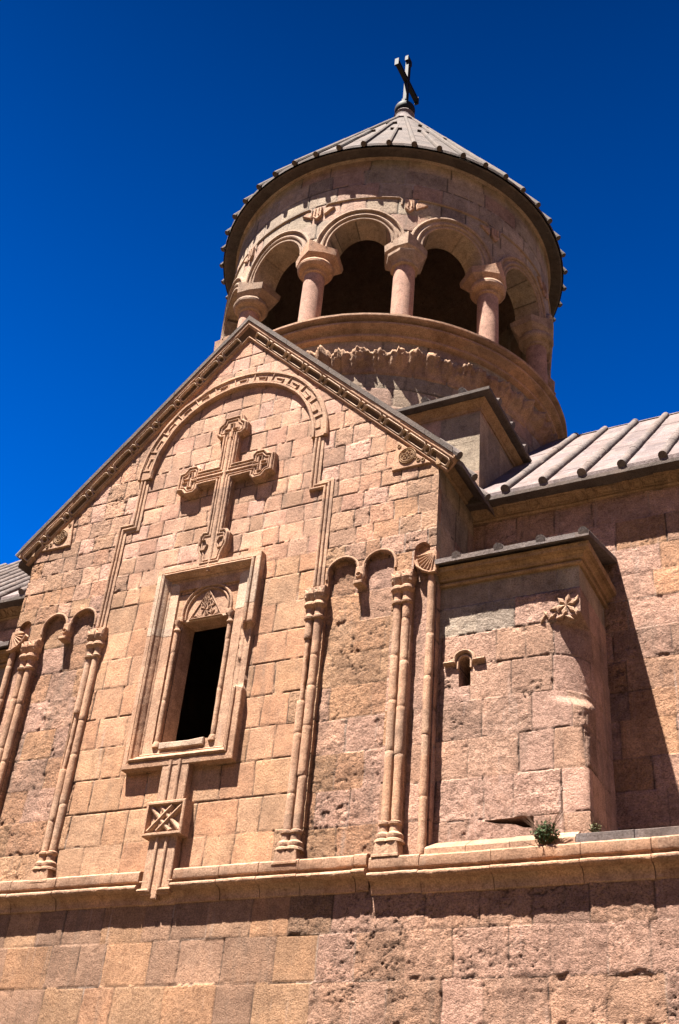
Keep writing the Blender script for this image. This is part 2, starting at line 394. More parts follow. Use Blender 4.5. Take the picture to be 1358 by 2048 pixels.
# unseen canyon walls south, east and west, added to cut low sky fill
th = np.linspace(R(-250), R(70), 260); rr_h = np.linspace(0, 1, 26)
TH, RRh = np.meshgrid(th, rr_h, indexing='ij')
cx_, sy_ = np.cos(TH), np.sin(TH)
hgt = 105 * ss(.0, .7, RRh) * (1 + .7 * fbm(cx_ * 3 + 9, sy_ * 3, 4, 2)) + 16 * fbm(cx_ * 14 + RRh * 4, sy_ * 14, 4, 5)
edge = ss(R(-250), R(-235), TH) * (1 - ss(R(55), R(70), TH))
dist = 150 + 110 * RRh + 25 * fbm(cx_ * 2, sy_ * 2 + RRh, 3, 8)
X = np.stack([dist * cx_, dist * sy_, -4 + np.maximum(hgt, 0) * edge * (RRh > 0)], -1).reshape(-1, 3)
ids = np.arange(X.shape[0]).reshape(260, 26)
hl = mk('hills', X, np.stack([ids[:-1, :-1], ids[:-1, 1:], ids[1:, 1:], ids[1:, :-1]], -1).reshape(-1, 4), stone('red_cliff_rock', (.34, .20, .13), (9, 9, 5), .3, .3, .2), None, sharp=0); hl['kind'] = 'structure'

# ================================================================== THE CHURCH
church = bpy.data.objects.new('church', None); COL.objects.link(church); church.location = (0, 0, 0)
church['label'] = 'medieval orange and pink stone church with gabled front and round open belfry'
church['category'] = 'church'
CH = church
def part(name, label=None, parent=None):
    o = bpy.data.objects.new(name, None); COL.objects.link(o); o.parent = parent or CH
    if label: o['label'] = label
    return o
Y1 = 1.30
F0 = flat_map(0.)
CX = .06        # axis of window and carved cross
GT = 11.56      # gable: wall top z = GT - GS*|x|
GS = 1.02

# ---- lower storey
low_rows = [-2.9, -2.4, -1.9, -1.42, -.93, -.45, .04, .53, 1.0, 1.44, 1.93, 2.5]
def lowpal(u, v): return ORNG if u < 1.4 and v > .9 else (TAN if u < -1 else PINK)
masonry('lower_wall', CH, F0, -5.0, 7.6, .5, 2.40, .0165, pal=lambda u, v: np.vstack([ORNG[:4] * .78, TAN[:3] * .76]) if u < 2.2 else PINK * .93, bw=(.38, .72), rowz=low_rows, seed=11,
        roughfn=lambda u, v: .22 if u < 2.1 else .95, open_=.9, depthj=.005)
masonry('lower_wall', CH, F0, -5.0, 7.6, -2.8, .5, .06, pal=PINK, bw=(.38, .8), rowz=low_rows, seed=12)
masonry('lower_wall', CH, F0, -12., -5., -2.8, 2.4, .06, pal=TAN, bw=(.38, .8), rowz=low_rows, seed=13)
masonry('lower_wall', CH, F0, 7.6, 12.5, -2.8, 2.4, .06, pal=PINK, bw=(.38, .8), rowz=low_rows, seed=14)
# string course: fascia, roll and cove, swept along the wall; it breaks around the foot of the carved stem
SCP = [(0, -.02), (0, .010), (.012, .022), (.03, .024), (.06, .03), (.09, .042), (.115, .06), (.132, .082), (.136, .115), (.146, .145), (.16, .162), (.176, .168), (.192, .165), (.206, .15), (.214, .125), (.222, .085), (.236, .08), (.250, .085), (.256, .122), (.27, .128), (.365, .128), (.388, .10), (.40, -.02)]
def course(x0, x1, dz, name='string_course', sd=0):
    a = Acc(); x = x0; rng = random.Random(sd + 5)
    while x < x1 - .05:
        w = min(rng.uniform(.5, .95), x1 - x); jz = dz + rng.uniform(-.006, .006); jp = rng.uniform(-.006, .006)
        X, F = sweep([(x + w - .004, 2.345 + jz), (x + .004, 2.345 + jz)], [(-q[0], q[1] + (jp if q[1] > 0 else 0)) for q in SCP], F0, step=.04)
        a.add(X, F); x += w
    return a.build(name, M_TRIM, CH, age=.006 if sd == 3 else .004, freq=19)
a = Acc(); a.add(*sweep([(.31, 2.345), (-.20, 2.345)], [(-q[0], q[1]) for q in SCP[:8]] + [(-.20, .085), (-.20, -.02)], F0, step=.04)); a.build('string_course', M_TRIM, CH, age=.003)
course(-12, -.19, .005, sd=1); course(.30, 2.86, .012, sd=2); course(2.885, 12.5, -.04, sd=3)

# ---- facade (gable wall of the transept)
def bay(m):
    p = [(1.955, 2.72), (1.955, 6.58)] + arc(2.165, 6.58, .21, 180, 0) + [(2.375, 6.50), (2.495, 6.50)] + arc(2.705, 6.58, .21, 180, 0) + [(2.915, 2.72)]
    return [(m * a, b) for a, b in p]
def hook(m):
    p = [(3.20, 2.72), (3.20, 6.68)] + arc(3.31, 6.70, .11, 180, -40, 16) + [(3.30, 6.48), (3.30, 6.34), (3.52, 6.34), (3.52, 2.72)]
    return [(m * a, b) for a, b in p]
OW = .40
opening = [(CX - OW, 4.38), (CX - OW, 6.36)] + arc(CX, 6.36, OW, 180, 0) + [(CX + OW, 4.38)]
opening_in = [(CX - .33, 4.42), (CX - .33, 6.26), (CX + .33, 6.26), (CX + .33, 4.42)]
gable = [(-3.5, 2.70), (3.5, 2.70), (3.5, GT + .1 - 3.5 * GS), (0, GT + .1), (-3.5, GT + .1 - 3.5 * GS)]
def facpal(u, v):
    if v > 6.9 and abs(u) < 2.6: return FLESH
    if v > 6.9: return np.vstack([FLESH[:4], TAN[:2], ORNG[:3]])
    if abs(u) < 1.8: return ORNG
    if u > 1.8: return np.vstack([PINK[:5], ORNG[:4], TAN[:1]])
    return np.vstack([ORNG, TAN[:1], PINK[:2]])
fr = [2.5, 2.72]; z = 2.72
for hgt in (.42, .44, .46, .45, .44, .46, .45, .43, .44): z += hgt; fr.append(z)
rr = random.Random(4)
while z < 11.9: z += rr.uniform(.27, .345); fr.append(z)
def facrough(u, v):
    if v > 6.9: return .16 if abs(u - .1) < 1.7 else (.8 if u < 0 else .5)
    return .14 if abs(u) < 1.75 else .95
masonry('facade_wall', CH, F0, -3.5, 3.5, 2.70, 11.66, .0155, inc=gable, holes=[bay(1), bay(-1), hook(1), hook(-1), opening], pal=facpal, rowz=fr,
        bw=lambda v: (.23, .42) if v > 6.8 else (.3, .62), seed=23, roughfn=facrough, skirt=.11, open_=1.5)
for m in (1, -1):
    a, b = sorted((m * 1.90, m * 2.97))
    masonry('recessed_bay', CH, flat_map(.075), a, b, 2.70, 6.85, .0165, pal=np.vstack([ORNG[:4], PINK[:4]]), rowz=fr[1:], bw=(.3, .7), seed=31 + m, roughfn=lambda u, v: 1.1)
    a, b = sorted((m * 3.16, m * 3.5))
    masonry('recessed_bay', CH, flat_map(.085), a, b, 2.70, 6.9, .02, pal=PINK, rowz=fr[1:], bw=(.5, .9), seed=35 + m, roughfn=lambda u, v: .5)
    masonry('side_wall', CH, side_map(m * 3.5, m), .0, Y1 + .1, 6.2, 8.15, .03, pal=GREY, bw=(.4, .8), seed=41 + m, rough=.4)
    masonry('corner_return', CH, side_map(m * 3.5, m), .085, .26, 2.66, 6.36, .03, pal=PINK, rowz=fr[1:], bw=(.5, .9), seed=45 + m, rough=.4)
# ---- carved corbels between the twin arches, shell at the corners
def corbel(m):
    a = Acc(); M = flat_map(0, m)
    a.add(*prism([(2.375, 6.60), (2.365, 6.46), (2.40, 6.36), (2.44, 6.32), (2.48, 6.36), (2.505, 6.46), (2.495, 6.60)], -.08, .05, M, .02))
    a.add(*prism([(2.375, 6.36), (2.375, 6.31), (2.505, 6.31), (2.505, 6.36)], -.08, .09, M, .01))
    a.add(*sweep(arc(2.435, 6.46, .035, 0, 330, 14), roll(.02, .02, .05), M))
    return a.build('corbel', M_TRIM, CH, age=.005, freq=16)
for m in (1, -1): corbel(m)
def shell(m):
    a = Acc(); M = flat_map(0, m)
    o = [(3.52, 6.62), (3.40, 6.64), (3.30, 6.60), (3.215, 6.52), (3.26, 6.42), (3.34, 6.35), (3.44, 6.30), (3.52, 6.30)]
    a.add(*prism(o, -.08, .035, M, .01))
    for k in range(7):
        t = R(100 + 13 * k); L = .26
        a.add(*sweep([(3.50 + .04 * math.cos(t), 6.58 + .04 * math.sin(t) * -1), (3.50 + L * math.cos(t) * .95, 6.58 - L * math.sin(t))], roll(.022, .018, .035), M, step=.05))
    a.add(*sweep(o[3:], roll(.035, .03, .03, c=.0), M, step=.03))
    return a.build('corner_shell', M_TRIM, CH, age=.003, freq=20)
for m in (1, -1): shell(m)

for m in (1, -1):
    for xc_ in (2.165, 2.705):
        e0 = [(xc_ + .235, 6.50)] + arc(xc_, 6.58, .235, 0, 180, 16) + [(xc_ - .235, 6.50)]
        X, F = sweep(e0, roll(.04, .022, 0, 5), flat_map(0, m), step=.04); mk('niche_moulding', aged(X, .005, 14), F, M_TRIM, CH)
# ---- paired colonnettes
def shaft(x, m, z0, z1, r, seed, gaps=(), y=-.015):
    a = Acc(); rng = random.Random(seed); z = z0
    while z < z1 - .02:
        L = min(rng.uniform(.4, .9), z1 - z)
        if z1 - (z + L) < .15: L = z1 - z
        cut = any(g0 < z + L / 2 < g1 for g0, g1 in gaps)
        rr_ = r * rng.uniform(.96, 1.04) if not cut else r * .55
        dx, dy = rng.uniform(-.004, .004), rng.uniform(-.004, .004)
        n = max(3, int(L / .05)); pf = [(rr_ * .955, z)] + [(rr_, z + .005 + (L - .010) * i / n) for i in range(n + 1)] + [(rr_ * .955, z + L)]
        X, F = lathe((m * x + dx, y + dy), pf, 16); X = np.array(X)
        X = aged(X, .0045 if not cut else .014, 14)
        a.add(X, F); z += L
    return a
def pair(xc, m, seed, gapL=(), gapR=(), z0=3.08, z1=5.95):
    c = part('paired_colonnette')
    for k, (dx, gp) in enumerate(((-.062, gapL), (.062, gapR))):
        shaft(xc + dx, m, z0, z1, .057, seed + k, gp).build('shaft', M_TRIM, c)
    M = flat_map(0, m)
    cp = Acc(); RR = [(.060, 5.90), (.078, 5.915), (.082, 5.94), (.062, 5.96), (.056, 6.0), (.060, 6.06), (.085, 6.085), (.10, 6.11), (.095, 6.145), (.075, 6.165), (.09, 6.20), (.115, 6.26)]
    for dx in (-.062, .062): cp.add(*lathe((m * (xc + dx), -.02), RR, 16))
    # block with split, leaf-like front
    for dx in (-.07, .07):
        cp.add(*prism([(xc + dx - .07, 6.20), (xc + dx + .07, 6.20), (xc + dx + .085, 6.36), (xc + dx + .03, 6.32), (xc + dx, 6.37), (xc + dx - .03, 6.32), (xc + dx - .085, 6.36)], -.05, .11, M, .02))
    cp.add(*prism([(xc - .14, 6.28), (xc + .14, 6.28), (xc + .145, 6.39), (xc - .145, 6.39)], -.05, .075, M, .012))
    cp.build('capital', M_TRIM, c, age=.006, freq=18)
    bs = Acc(); RB = [(.12, 2.86), (.115, 2.885), (.098, 2.90), (.105, 2.92), (.104, 2.95), (.08, 2.97), (.062, 2.985), (.060, 3.05), (.078, 3.068), (.08, 3.095), (.058, 3.11)]
    for dx in (-.062, .062): bs.add(*lathe((m * (xc + dx), -.02), RB, 16))
    bs.add(*prism([(xc - .155, 2.695), (xc + .155, 2.695), (xc + .13, 2.875), (xc + .02, 2.875), (xc, 2.82), (xc - .02, 2.875), (xc - .13, 2.875)], -.05, .12, M, .012))
    bs.add(*prism([(xc - .165, 2.685), (xc + .165, 2.685), (xc + .165, 2.72), (xc - .165, 2.72)], -.05, .135, M, .006))
    bs.build('base', M_TRIM, c, age=.004, freq=16)
    return c
pair(1.815, 1, 100, gapL=((5.15, 5.45),)); pair(3.075, 1, 110)
pair(1.795, -1, 120, gapL=((4.85, 5.25),), gapR=((4.6, 5.05), (4.0, 4.1))); pair(3.045, -1, 130)
for m in (1, -1):
    c = part('corner_colonnette')
    shaft(3.445, m, 2.72, 6.33, .052, 140 + m, y=.03).build('shaft', M_TRIM, c)
# thin fillet along the bay edges
for m in (1, -1):
    for x in (1.925, 3.19):
        mk('edge_fillet', *sweep([(x, 2.72), (x, 6.2)], roll(.022, .02, 0, 4), flat_map(0, m), step=.1), M_TRIM, CH)

# ---- window
win = part('window')
yin = .27
a = Acc()       # splayed reveal from the front opening to the inner light
def loop3(poly, y): return np.array([(p[0], y, p[1]) for p in poly])
front = [(CX - OW, 4.38), (CX - OW, 6.36)] + arc(CX, 6.36, OW, 180, 0) + [(CX + OW, 4.38)]
sq = [(CX - .385, 4.40), (CX - .385, 6.26), (CX + .385, 6.26), (CX + .385, 4.40)]
a.add(np.vstack([loop3(sq, .02), loop3([(CX - .36, 4.44), (CX - .36, 6.24), (CX + .36, 6.24), (CX + .36, 4.44)], yin)]), [(i, (i + 1) % 4, 4 + (i + 1) % 4, 4 + i) for i in range(4)])
a.build('reveal', M_TRIM, win, smooth=False)
# outer frame: one slab ring, mouldings swept on it
FO = [(CX - .86, 4.08), (CX + .845, 4.06), (CX + .855, 7.12), (CX - .885, 7.14)]
fprof = [(0, -.02), (0, .115), (.008, .125), (.075, .13), (.085, .115), (.092, .118), (.10, .14), (.118, .152), (.136, .14), (.145, .115), (.16, .10), (.185, .07), (.195, .045), (.205, .055), (.215, .05), (.225, .035), (.36, .03), (.37, .0), (.37, -.03)]
X, F = sweep(FO, fprof, F0, closed=True, step=.03)
X = aged(X, .003, 14)
dmg = ss(.62, .70, X[:, 0] - CX + .06 * n3(X, 9, 61)) * ss(4.95, 5.05, X[:, 2]) * ss(6.05, 5.95, X[:, 2]) * ss(.0, .12, n3(X, 6, 5) + .06)
X[:, 1] += dmg * np.clip(-X[:, 1] - .02, 0, 1) * .75; X[:, 0] -= dmg * .04
mk('frame', X, F, M_TRIM, win)
# pale replaced stones on the upper third: same profile, a hair proud
for s in (-1, 1):
    pth = [(CX + s * (.865 if s < 0 else .851) - (.012 if s < 0 else 0), 6.05 if s < 0 else 6.3), (CX + s * (.883 if s < 0 else .855), 7.04)]
    if s < 0: pth = pth[::-1]
    pr = [(x, p + .003 if p > 0 else p) for x, p in fprof]
    X, F = sweep(pth, pr, F0, step=.06); mk('pale_frame_stone', X, F, M_PALE, win)
pth = [(CX + .855, 7.09), (CX + .17, 7.09)]
# head of the window: tympanum with arch roll and lattice triangle
t_ = part('tympanum', parent=win)
a = Acc(); a.add(*prism([(CX - .49, 6.24), (CX + .49, 6.24), (CX + .49, 6.74), (CX - .49, 6.74)], -.20, -.012, F0, .004)); a.build('panel', M_TRIM, t_, age=.003)
a = Acc()
a.add(*sweep([(CX + .40, 6.30)] + arc(CX, 6.40, .40, 0, 180, 20) + [(CX - .40, 6.30)], roll(.05, .045, -.012), F0, step=.05))
a.add(*sweep([(CX + .345, 6.28)] + arc(CX, 6.40, .345, 0, 180, 20) + [(CX - .345, 6.28)], roll(.035, .03, -.012), F0, step=.05))
for s in (-1, 1): a.add(*prism([(CX + s * .40 - .045, 6.24), (CX + s * .40 + .045, 6.24), (CX + s * .40 + .045, 6.32), (CX + s * .40 - .045, 6.32)], -.05, .06, F0, .01))
a.build('arch_moulding', M_TRIM, t_, age=.002)
tri = [(CX - .26, 6.27), (CX + .26, 6.27), (CX, 6.70)]
a = Acc(); a.add(*prism(tri, -.03, .012, F0, .004))
a.add(*sweep(tri, roll(.02, .018, .01, 4), F0, closed=True, step=.05))
rng = random.Random(3)
for k in range(60):
    z_ = 6.29 + rng.random() ** 1.4 * .36; hw = .25 * (6.70 - z_) / .43; x_ = CX + rng.uniform(-hw, hw) * .9; an = rng.choice((25, 65, 115, 155, 90)) + rng.uniform(-12, 12)
    dx, dz = .035 * math.cos(R(an)), .035 * math.sin(R(an)); q = lambda x, z: abs(x - CX) < .26 * (6.72 - z) / .44
    if q(x_ + dx, z_ + dz) and q(x_ - dx, z_ - dz) and z_ - dz > 6.27: a.add(*sweep([(x_ - dx, z_ - dz), (x_ + dx, z_ + dz)], roll(.014, .014, .012, 4), F0, step=.1))
a.build('carved_triangle', M_TRIM, t_)
# lintel soffit lip, jamb colonnettes, sill
for s in (-1, 1):
    b_ = shaft(CX + s * .435, 1, 4.46, 6.10, .036, 160 + s, gaps=((4.85, 5.3),) if s > 0 else (), y=-.02)
    b_.add(*lathe((CX + s * .435, -.02), [(.036, 6.09), (.052, 6.11), (.05, 6.13), (.036, 6.15), (.04, 6.2), (.06, 6.24), (.06, 6.27)], 14))
    b_.add(*lathe((CX + s * .435, -.02), [(.055, 4.38), (.055, 4.42), (.04, 4.46)], 14))
    b_.build('jamb_colonnette', M_TRIM, win)
a = Acc(); a.add(*prism([(CX - .36, 4.33), (CX + .33, 4.33), (CX + .33, 4.43), (CX + .1, 4.415), (CX - .36, 4.425)], -.55, .075, F0, .012, step=.05)); a.build('sill', M_PALE, win, age=.006, freq=15)
a = Acc(); a.add(*prism([(CX - .50, 6.15), (CX - .385, 6.15), (CX - .385, 6.25), (CX + .385, 6.25), (CX + .385, 6.15), (CX + .50, 6.15), (CX + .50, 6.28), (CX - .50, 6.28)], -.22, .0, F0, .004)); a.build('lintel', M_PALE, win, age=.002)
# room behind the window, so that the opening looks into the church
a = Acc(); X, F = box(-2.6, 2.6, yin, 4.2, 3.0, 8.0); F = [f[::-1] for f in F]
F.pop(2)       # front side replaced by a wall with the opening
a.add(X, F)
o4 = [(-2.6, 3.0), (2.6, 3.0), (2.6, 8.0), (-2.6, 8.0)]; i4 = [(CX - .36, 4.44), (CX + .36, 4.44), (CX + .36, 6.24), (CX - .36, 6.24)]
a.add(np.vstack([loop3(o4, yin), loop3(i4, yin)]), [(i, (i + 1) % 4, 4 + (i + 1) % 4, 4 + i) for i in range(4)])
a.build('interior_wall', M_INT, CH, smooth=False)

# ---- carved cross with stem over the window
CZ = 8.71; WX = CX; CX = .04
def lobe(L, w, e, d, st):      # outline of one arm along +u, half
    return [(w, w), (st, w), (st, w + .05), (st + .07, e), (L - .17, e), (L - .10, w + .04), (L, w + .02)]
def arm_outline(Lh, Lu):
    w = .145; pts = []
    right = lobe(Lh, w, .27, 0, Lh - .40)
    up = lobe(Lu, w, .27, 0, Lu - .40)
    # start bottom right of the stem, go counterclockwise
    pts += [(x, -y) for x, y in right]; pts += [(x, y) for x, y in right[::-1]][:-1]
    pts += [(y, x) for x, y in up]; pts += [(-y, x) for x, y in up[::-1]][:-1]
    pts += [(-x, y) for x, y in right]; pts += [(-x, -y) for x, y in right[::-1]]
    return pts
co = arm_outline(.85, 1.09)
k_ = 7.105 - CZ      # stem runs down to the window frame
sb = [(-.145, k_ + .56), (-.20, k_ + .56), (-.26, k_ + .48), (-.26, k_ + .28), (-.20, k_ + .12), (-.18, k_ - .03)]
stem_l = sb; stem_r = [(-x, z) for x, z in sb[::-1]]
outline = [(CX + x, CZ + z) for x, z in (co + stem_l + stem_r)]
relief = part('carved_cross')
a = Acc(); a.add(*prism(outline, -.03, .115, F0, .015, step=.05)); a.build('cross_slab', M_TRIM, relief, age=.004, freq=13)
a = Acc()
a.add(*sweep(outline, roll(.045, .035, .105, c=.033), F0, closed=True, step=.03))
a.add(*sweep(outline, roll(.03, .025, .105, c=.082), F0, closed=True, step=.03))
a.add(*sweep([(CX, CZ - 1.75), (CX, CZ + .78)], roll(.06, .028, .108), F0, step=.05)); 
a.add(*sweep([(CX - .6, CZ), (CX + .6, CZ)], roll(.05, .026, .108), F0, step=.05))
a.build('rope_moulding', M_TRIM, relief, age=.003, freq=16)
def small_cross(cx, cz):
    a = Acc()
    p = [(-.03, -.13), (.03, -.13), (.03, -.03), (.12, -.03), (.12, .03), (.03, .03), (.03, .13), (-.03, .13), (-.03, .03), (-.12, .03), (-.12, -.03), (-.03, -.03)]
    a.add(*sweep([(cx + x, cz + z) for x, z in p], roll(.03, .035, .105, 4), F0, closed=True, step=.05))
    a.build('small_cross', M_TRIM, relief, age=.003)
small_cross(CX - .62, CZ); small_cross(CX + .62, CZ); small_cross(CX, CZ + .80)
for s in (-1, 1):
    a = Acc(); a.add(*sweep([(CX + s * (.15 + .07 * math.cos(R(t))), 7.42 + .10 * math.sin(R(t))) for t in range(0, 360, 60)], roll(.03, .045, .10, 4), F0, closed=True, step=.05))
    a.build('scroll', M_TRIM, relief, age=.003)
CX = WX
# ---- stem and knot panel below the window
st = part('carved_stem')
SX0, SX1 = CX - .205, CX + .205
a = Acc(); a.add(*prism([(SX0, 2.44), (SX0, 4.10), (SX1, 4.10), (SX1, 2.44), (CX + .04, 2.44), (CX + .04, 2.39), (CX - .04, 2.39), (CX - .04, 2.44)], -.03, .118, F0, .01, step=.08))
for s in (-1, 1):
    X, F = sweep([(CX + s * .07, 4.13), (CX + s * .07, 2.49), (CX + s * .24, 2.49)], roll(.062, .05, .10), F0, step=.05); a.add(X, F)
    a.add(*sweep([(CX + s * .17, 4.10), (CX + s * .17, 2.60), (CX + s * .24, 2.60)], roll(.03, .02, .10, 4), F0, step=.05))
a.build('stem_shaft', M_TRIM, st, age=.003, freq=14)
a = Acc(); kp = [(CX - .29, 3.14), (CX + .29, 3.14), (CX + .29, 3.58), (CX - .29, 3.58)]
a.add(*prism(kp, -.03, .11, F0, .004))
kf = [(0, .0), (0, .17), (.012, .18), (.035, .18), (.05, .15), (.055, .10)]
a.add(*sweep(kp, kf, F0, closed=True, step=.05))
for s in (-1, 1):
    for o_ in (-.075, .075):
        c0 = (CX + o_ * s, 3.36); L = .165
        ln = [(c0[0] - L, c0[1] - s * L * .95), (c0[0] + L, c0[1] + s * L * .95)]
        ln = [(min(max(x, CX - .235), CX + .235), min(max(z, 3.195), 3.525)) for x, z in ln]
        a.add(*sweep(ln, roll(.07, .05 + (.012 if s > 0 else 0), .11), F0, step=.04))
a.build('knot_panel', M_TRIM, st, age=.002, freq=16)

# ---- great blind arch with stepped feet
arch_ = part('blind_arch')
AXc, AZ = .02, 9.02
def band(R0, R1): 
    return [(0, -.02), (0, .05), (.02, .075), (.05, .075), (.06, .05), (R1 - R0 - .06, .05), (R1 - R0 - .05, .075), (R1 - R0 - .015, .075), (R1 - R0, .055), (R1 - R0, -.02)]
for nm, a0, a1, sd in [('arch_ring', 0, 180, 1)]:
    X, F = sweep(arc(AXc, AZ, 1.43, 0, 180, 48), [(-x, p) for x, p in band(1.43, 1.70)][::-1], F0, step=.05)
    mk(nm, aged(X, .009, 6), F, M_TRIM, arch_)
a = Acc()
for k in range(13):     # key pattern
    t0 = 4 + k * 13.3; q = lambda t, r: (AXc + r * math.cos(R(t)), AZ + r * math.sin(R(t)))
    a.add(*sweep([q(t0 + 1, 1.64), q(t0 + 5.5, 1.643), q(t0 + 10.5, 1.64), q(t0 + 10.5, 1.50), q(t0 + 6, 1.497), q(t0 + 2, 1.50), q(t0 + 2, 1.57), q(t0 + 7.5, 1.57)], roll(.024, .017, .05, 4), F0, step=.05))
a.build('key_pattern', M_TRIM, arch_, age=.004, freq=14)
for s in (-1, 1):
    a = Acc(); pth = [(1.565 * s + AXc, 9.0), (1.565 * s + AXc, 8.13), (1.80 * s + AXc, 8.13), (1.80 * s + AXc, 6.42)]
    a.add(*sweep(pth, [(-.08, -.02), (-.08, .02)] + roll(.045, .026, .022, 5, c=-.055)[1:-1] + [(-.028, .018), (-.02, .018)] + roll(.04, .02, .022, 5, c=.005)[1:-1] + [(.03, .014), (.065, .018), (.075, .014), (.075, -.02)], F0, step=.05))
    a.build('stepped_moulding', M_TRIM, arch_, age=.004, freq=10)

# ---- gable cornice with carved panels, coping and transept roof
gc = part('gable_cornice')
M_SHADE = stone('umber_shade_tuff', (.17, .10, .05), (.71, .83, 1.3), .006, .45, .1)  # dark umber, holds the painted shade of the cornice panels
def gl(x, off=0): return GT + off - GS * abs(x)
def gline(s, off, x0=0., x1=3.5): return [(s * x0, GT + off - GS * x0), (s * x1, GT + off - GS * x1)]
XE = 3.62
# profile measured across the slope, 0 = lower edge at the wall, positive outward/up
gp = [(-.01, -.02), (0, .025), (.012, .04), (.024, .036), (.03, .003), (.140, .066), (.15, .085), (.162, .095), (.17, .095), (.172, .108), (.222, .114), (.226, -.02)]
pathg = [(XE, GT - XE * GS), (0, GT), (-XE, GT - XE * GS)]
X, F = sweep(pathg, [(-x, p) for x, p in gp], F0, step=.06)
mk('carved_band', aged(X, .004, 8), F, M_TRIM, gc)
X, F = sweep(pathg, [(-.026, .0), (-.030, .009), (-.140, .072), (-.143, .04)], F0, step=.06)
mk('band_shade_strip', aged(X, .0015, 8), F, M_SHADE, gc)  # dark strip: shade of the down-facing panel floor put into colour
L = XE * math.sqrt(1 + GS * GS); cs = 1 / math.sqrt(1 + GS * GS); sn_ = GS * cs
def gm(s):      # along-slope coordinates (t from the apex, w across) -> wall (u,v) -> xyz with the panel's lean
    def f(u, v, p):
        u = np.asarray(u, float); v = np.asarray(v, float); p = np.asarray(p, float)
        x = u * cs + v * sn_; zz = GT - u * sn_ + v * cs
        base = .003 + (v - .03) / .11 * .063
        return np.stack([s * x, -(base + p), zz], -1)
    return f
for s in (-1, 1):
    t = .14; k = 0; a = Acc()
    while t < L - .18:
        ln = .36 if k % 2 == 0 else .13; e = t + ln
        if k % 2 == 0: pl = [(t, .055), (t + .025, .04), (e - .025, .04), (e, .055), (e, .12), (e - .025, .135), (t + .025, .135), (t, .12)]
        else: pl = [(t + .01, .087), (t + .035, .04), (e - .035, .04), (e - .01, .087), (e - .035, .135), (t + .035, .135)]
        a.add(*sweep(pl, roll(.030, .040, .004, 4), gm(s), closed=True, step=.1)); t = e + .012; k += 1
    a.build('panel_carving', M_PALE, gc, age=.0025, freq=14)  # paler stone paints the sunlit look of the raised frames
for s in (-1, 1):       # roundels in the lower corners
    rd = part('roundel', parent=gc); M = flat_map(0, s); a = Acc()
    a.add(*prism([(2.80, 8.07), (3.38, 8.07), (2.86, 8.58)], -.02, .035, M, .01))
    a.build('roundel_panel', M_TRIM, rd, age=.003)
    a = Acc(); c0 = (3.03, 8.27)
    for r0 in (.125, .10): a.add(*sweep(arc(*c0, r0, 0, 345, 20), roll(.018, .02, .035, 4), M, closed=True, step=.1))
    for k in range(6):
        t = R(60 * k); a.add(*sweep(arc(c0[0] + .05 * math.cos(t), c0[1] + .05 * math.sin(t), .045, 0, 330, 8), roll(.012, .016, .035, 3), M, closed=True, step=.1))
    for q in ((3.20, 8.16), (3.27, 8.14), (2.90, 8.47), (3.15, 8.22)): a.add(*sweep(arc(*q, .025, 0, 330, 7), roll(.015, .016, .035, 3), M, closed=True, step=.1))
    a.build('rosette', M_OCHRE, rd)
# roof slabs of the transept
tr = part('transept_roof')
YF = -.135
def slab(s, z0, z1, x0, x1, ya, yb, name, mat, par, n=8, age=.004):
    a = Acc(); rng = random.Random(int(x1 * 10) + s)
    X = []; F = []
    xs = np.linspace(x0, x1, n + 1)
    for i in range(n):
        g_ = .003; j0, j1 = rng.uniform(-.006, .006), rng.uniform(-.006, .006)
        A_, B_ = xs[i] + (g_ if i else 0), xs[i + 1]
        P = [(s * x, y, GT + zz - GS * x + j0) for x in (A_, B_) for y in (ya + j1, yb) for zz in (z0, z1)]
        a.add(P, [(0, 1, 3, 2), (4, 6, 7, 5), (0, 4, 5, 1), (2, 3, 7, 6), (0, 2, 6, 4), (1, 5, 7, 3)])
    return a.build(name, mat, par, sharp=20)
for s in (-1, 1):
    slab(s, .322, .42, 0, 3.74, YF, -.0, 'coping', M_DARK, tr, 9)
    slab(s, .25, .33, 0, 3.84, .0, 1.75, 'roof_slab', M_ROOF, tr, 6)
    a = Acc()
    for y in (.36, .86, 1.36): a.add(*tube([(s * x, y, GT + .34 - GS * x) for x in np.linspace(.1, 3.87, 8)], .062, 10))
    a.build('roof_rib', M_RIB, tr, age=.004)
    a = Acc(); a.add(*tube([(s * 3.5, YF + .065, GT + .37 - GS * 3.5), (s * 3.82, YF + .065, GT + .37 - GS * 3.82)], .06, 10)); a.build('roof_rib', M_RIB, tr)
# side cornice of the transept
EZ = 8.02
cornp = [(0, -.02), (0, .03), (.02, .045), (.04, .04), (.05, .03), (.10, .07), (.14, .13), (.15, .17), (.18, .18), (.20, .19), (.22, .21), (.22, -.02)]
for s in (-1, 1):
    X, F = sweep([(-.06, EZ - .03), (Y1 - .18, EZ - .03)] if s > 0 else [(Y1 - .18, EZ - .03), (-.06, EZ - .03)], [(x if True else -x, p) for x, p in cornp], (side_map(3.5, 1) if s > 0 else (lambda u, v, p: side_map(-3.5, -1)(u, v, p))), step=.05)
    if s < 0: X, F = sweep([(-.06, EZ - .03), (Y1 - .18, EZ - .03)], cornp, side_map(-3.5, -1), step=.05)
    mk('side_cornice', aged(X, .012, 7), F, M_OCHRE, CH)

